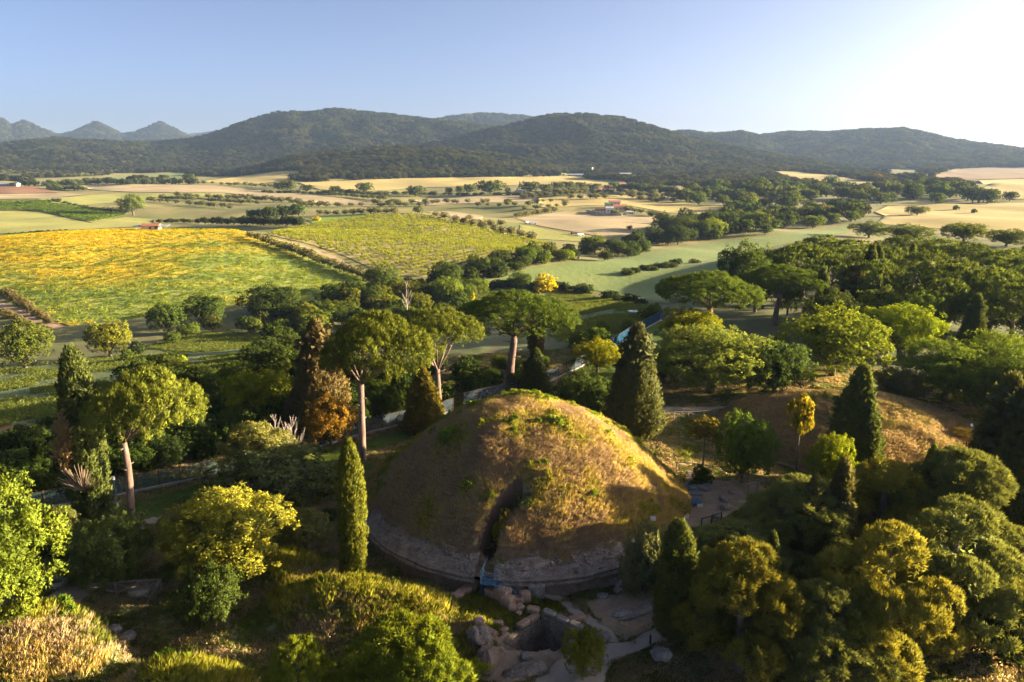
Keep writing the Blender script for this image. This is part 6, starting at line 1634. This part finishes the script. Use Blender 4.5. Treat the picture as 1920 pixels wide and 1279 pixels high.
house(975, 361, 14, 7, 2.6, 1.0, 'low white shed beside the oak line', M_WPLAST, M_GREYROOF, 0, 'shed', 'shed', 1)
house(285, 432, 7.0, 4, 2.3, .9, 'small hut with a tiled roof on the crest of the flower field', M_PLAST, M_TILE, .1, 'hut', 'hut', 1)
x, y, z = hit(285, 432, ground_z)
for s in (-1, 1):
    e = empty('lean_to', (x+s*5.6, y, z), ('grey sheet-roofed lean-to on posts left of the hut' if s < 0 else 'grey sheet-roofed lean-to on posts right of the hut'), 'shed')
    m = MB(); m.add([(-2.1, -2.2, 1.9), (2.1, -2.2, 1.9), (2.1, 2.2, 2.5), (-2.1, 2.2, 2.5), (-2.1, -2.2, 1.8), (2.1, -2.2, 1.8), (2.1, 2.2, 2.4), (-2.1, 2.2, 2.4)], [(0, 1, 2, 3), (7, 6, 5, 4), (0, 4, 5, 1), (1, 5, 6, 2), (2, 6, 7, 3), (3, 7, 4, 0)]); m.build('roof', M_GREYROOF, e)
    for a in (-1.9, 1.9):
        for b in (-2, 2): m = MB(); m.bar((a, b, -.2), (a, b, 1.85), .06); m.build('post', M_WOOD, e)
house(168, 304, 30, 14, 5, 2, 'white house on the wooded slope, larger of two', M_WPLAST, M_WPLAST, .1, 'house', 'house', 5)
house(191, 304, 16, 12, 4, 1.5, 'white house on the wooded slope, smaller of two', M_WPLAST, M_GREYROOF, .1, 'house', 'house', 3)
house(18, 350, 26, 10, 3.6, 2, 'long low farm building at the left end of the plain', M_CONC, M_GREYROOF, 0, 'barn', 'barn', 5)
house(515, 405, 14, 8, 4.5, 1.8, 'house with a pinkish roof half hidden by the windbreak', M_PLAST, M_PINK, 0, 'house', 'house', 2)
# things left in the fields
def trailer(px, py, L, label, mat):
    x, y, z = hit(px, py, ground_z); e = empty('farm_trailer', (x, y, z), label, 'trailer', None, .3)
    m = MB(); m.box((0, 0, 1.1), (L, 2.0, 1.1), 0, 0, .95); m.build('body', mat, e)
    for a in (-L*.3, L*.3):
        for b in (-.9, .9): m = MB(); m.tube([(a, b-.1, .45), (a, b+.1, .45)], .45, 12); m.build('wheel', M_DARK, e)
    m = MB(); m.bar((-L/2, 0, .7), (-L/2-1.2, 0, .6), .06); m.build('drawbar', M_DARK, e)
trailer(999, 421, 5, 'grey trailer parked beside the small olive clump', M_GREYROOF); trailer(989, 420, 3, 'white trailer parked beside the small olive clump', M_WHITE); trailer(1088, 443, 4, 'white trailer in the strip below the hay field', M_WHITE); trailer(1076, 440, 3.5, 'rusty trailer in the strip below the hay field', M_RUST)
x, y, z = hit(1194, 585, ground_z); m = MB(); m.box((0, 0, .15), (3.4, 2.0, .25), .2); tag(m.build('concrete_slab', M_WHITE, None, (x, y, z)), 'pale concrete slab lying in the meadow near the blue fence end', 'slab')
def pole(px, py, h, label, mat=None):
    x, y, z = hit(px, py, ground_z); e = empty('utility_pole', (x, y, z), label, 'utility pole'); m = MB(); m.tube([(0, 0, -.5), (0, 0, h)], [.16, .1], 6); m.build('post', mat or M_WOOD, e); m = MB(); m.bar((-.9, 0, h-.5), (.9, 0, h-.5), .06); m.build('crossarm', M_WOOD, e)
pole(640, 392, 9, 'utility pole among the olives above the vineyard'); pole(785, 384, 9, 'utility pole behind the dark olive at the vineyard corner'); pole(1035, 362, 11, 'utility pole in front of the oak line, left of two'); pole(1082, 362, 11, 'utility pole in front of the oak line, right of two')
def pylon(px, py, h):
    x, y, z = hit(px, py, ground_z); e = empty('power_pylon', (x, y, z), 'distant lattice power pylon on the far ridge', 'pylon'); m = MB()
    for a, b in ((-1, -1), (1, -1), (1, 1), (-1, 1)): m.bar((a*h*.1, b*h*.1, 0), (a*h*.015, b*h*.015, h), h*.010, 4)
    m.build('lattice_leg', M_GREYROOF, e); m = MB()
    for t in (.65, .8, .93): m.bar((-h*.17*(1.4-t), 0, h*t), (h*.17*(1.4-t), 0, h*t), h*.009, 4)
    m.build('crossarm', M_GREYROOF, e)
pylon(116, 266, 30)
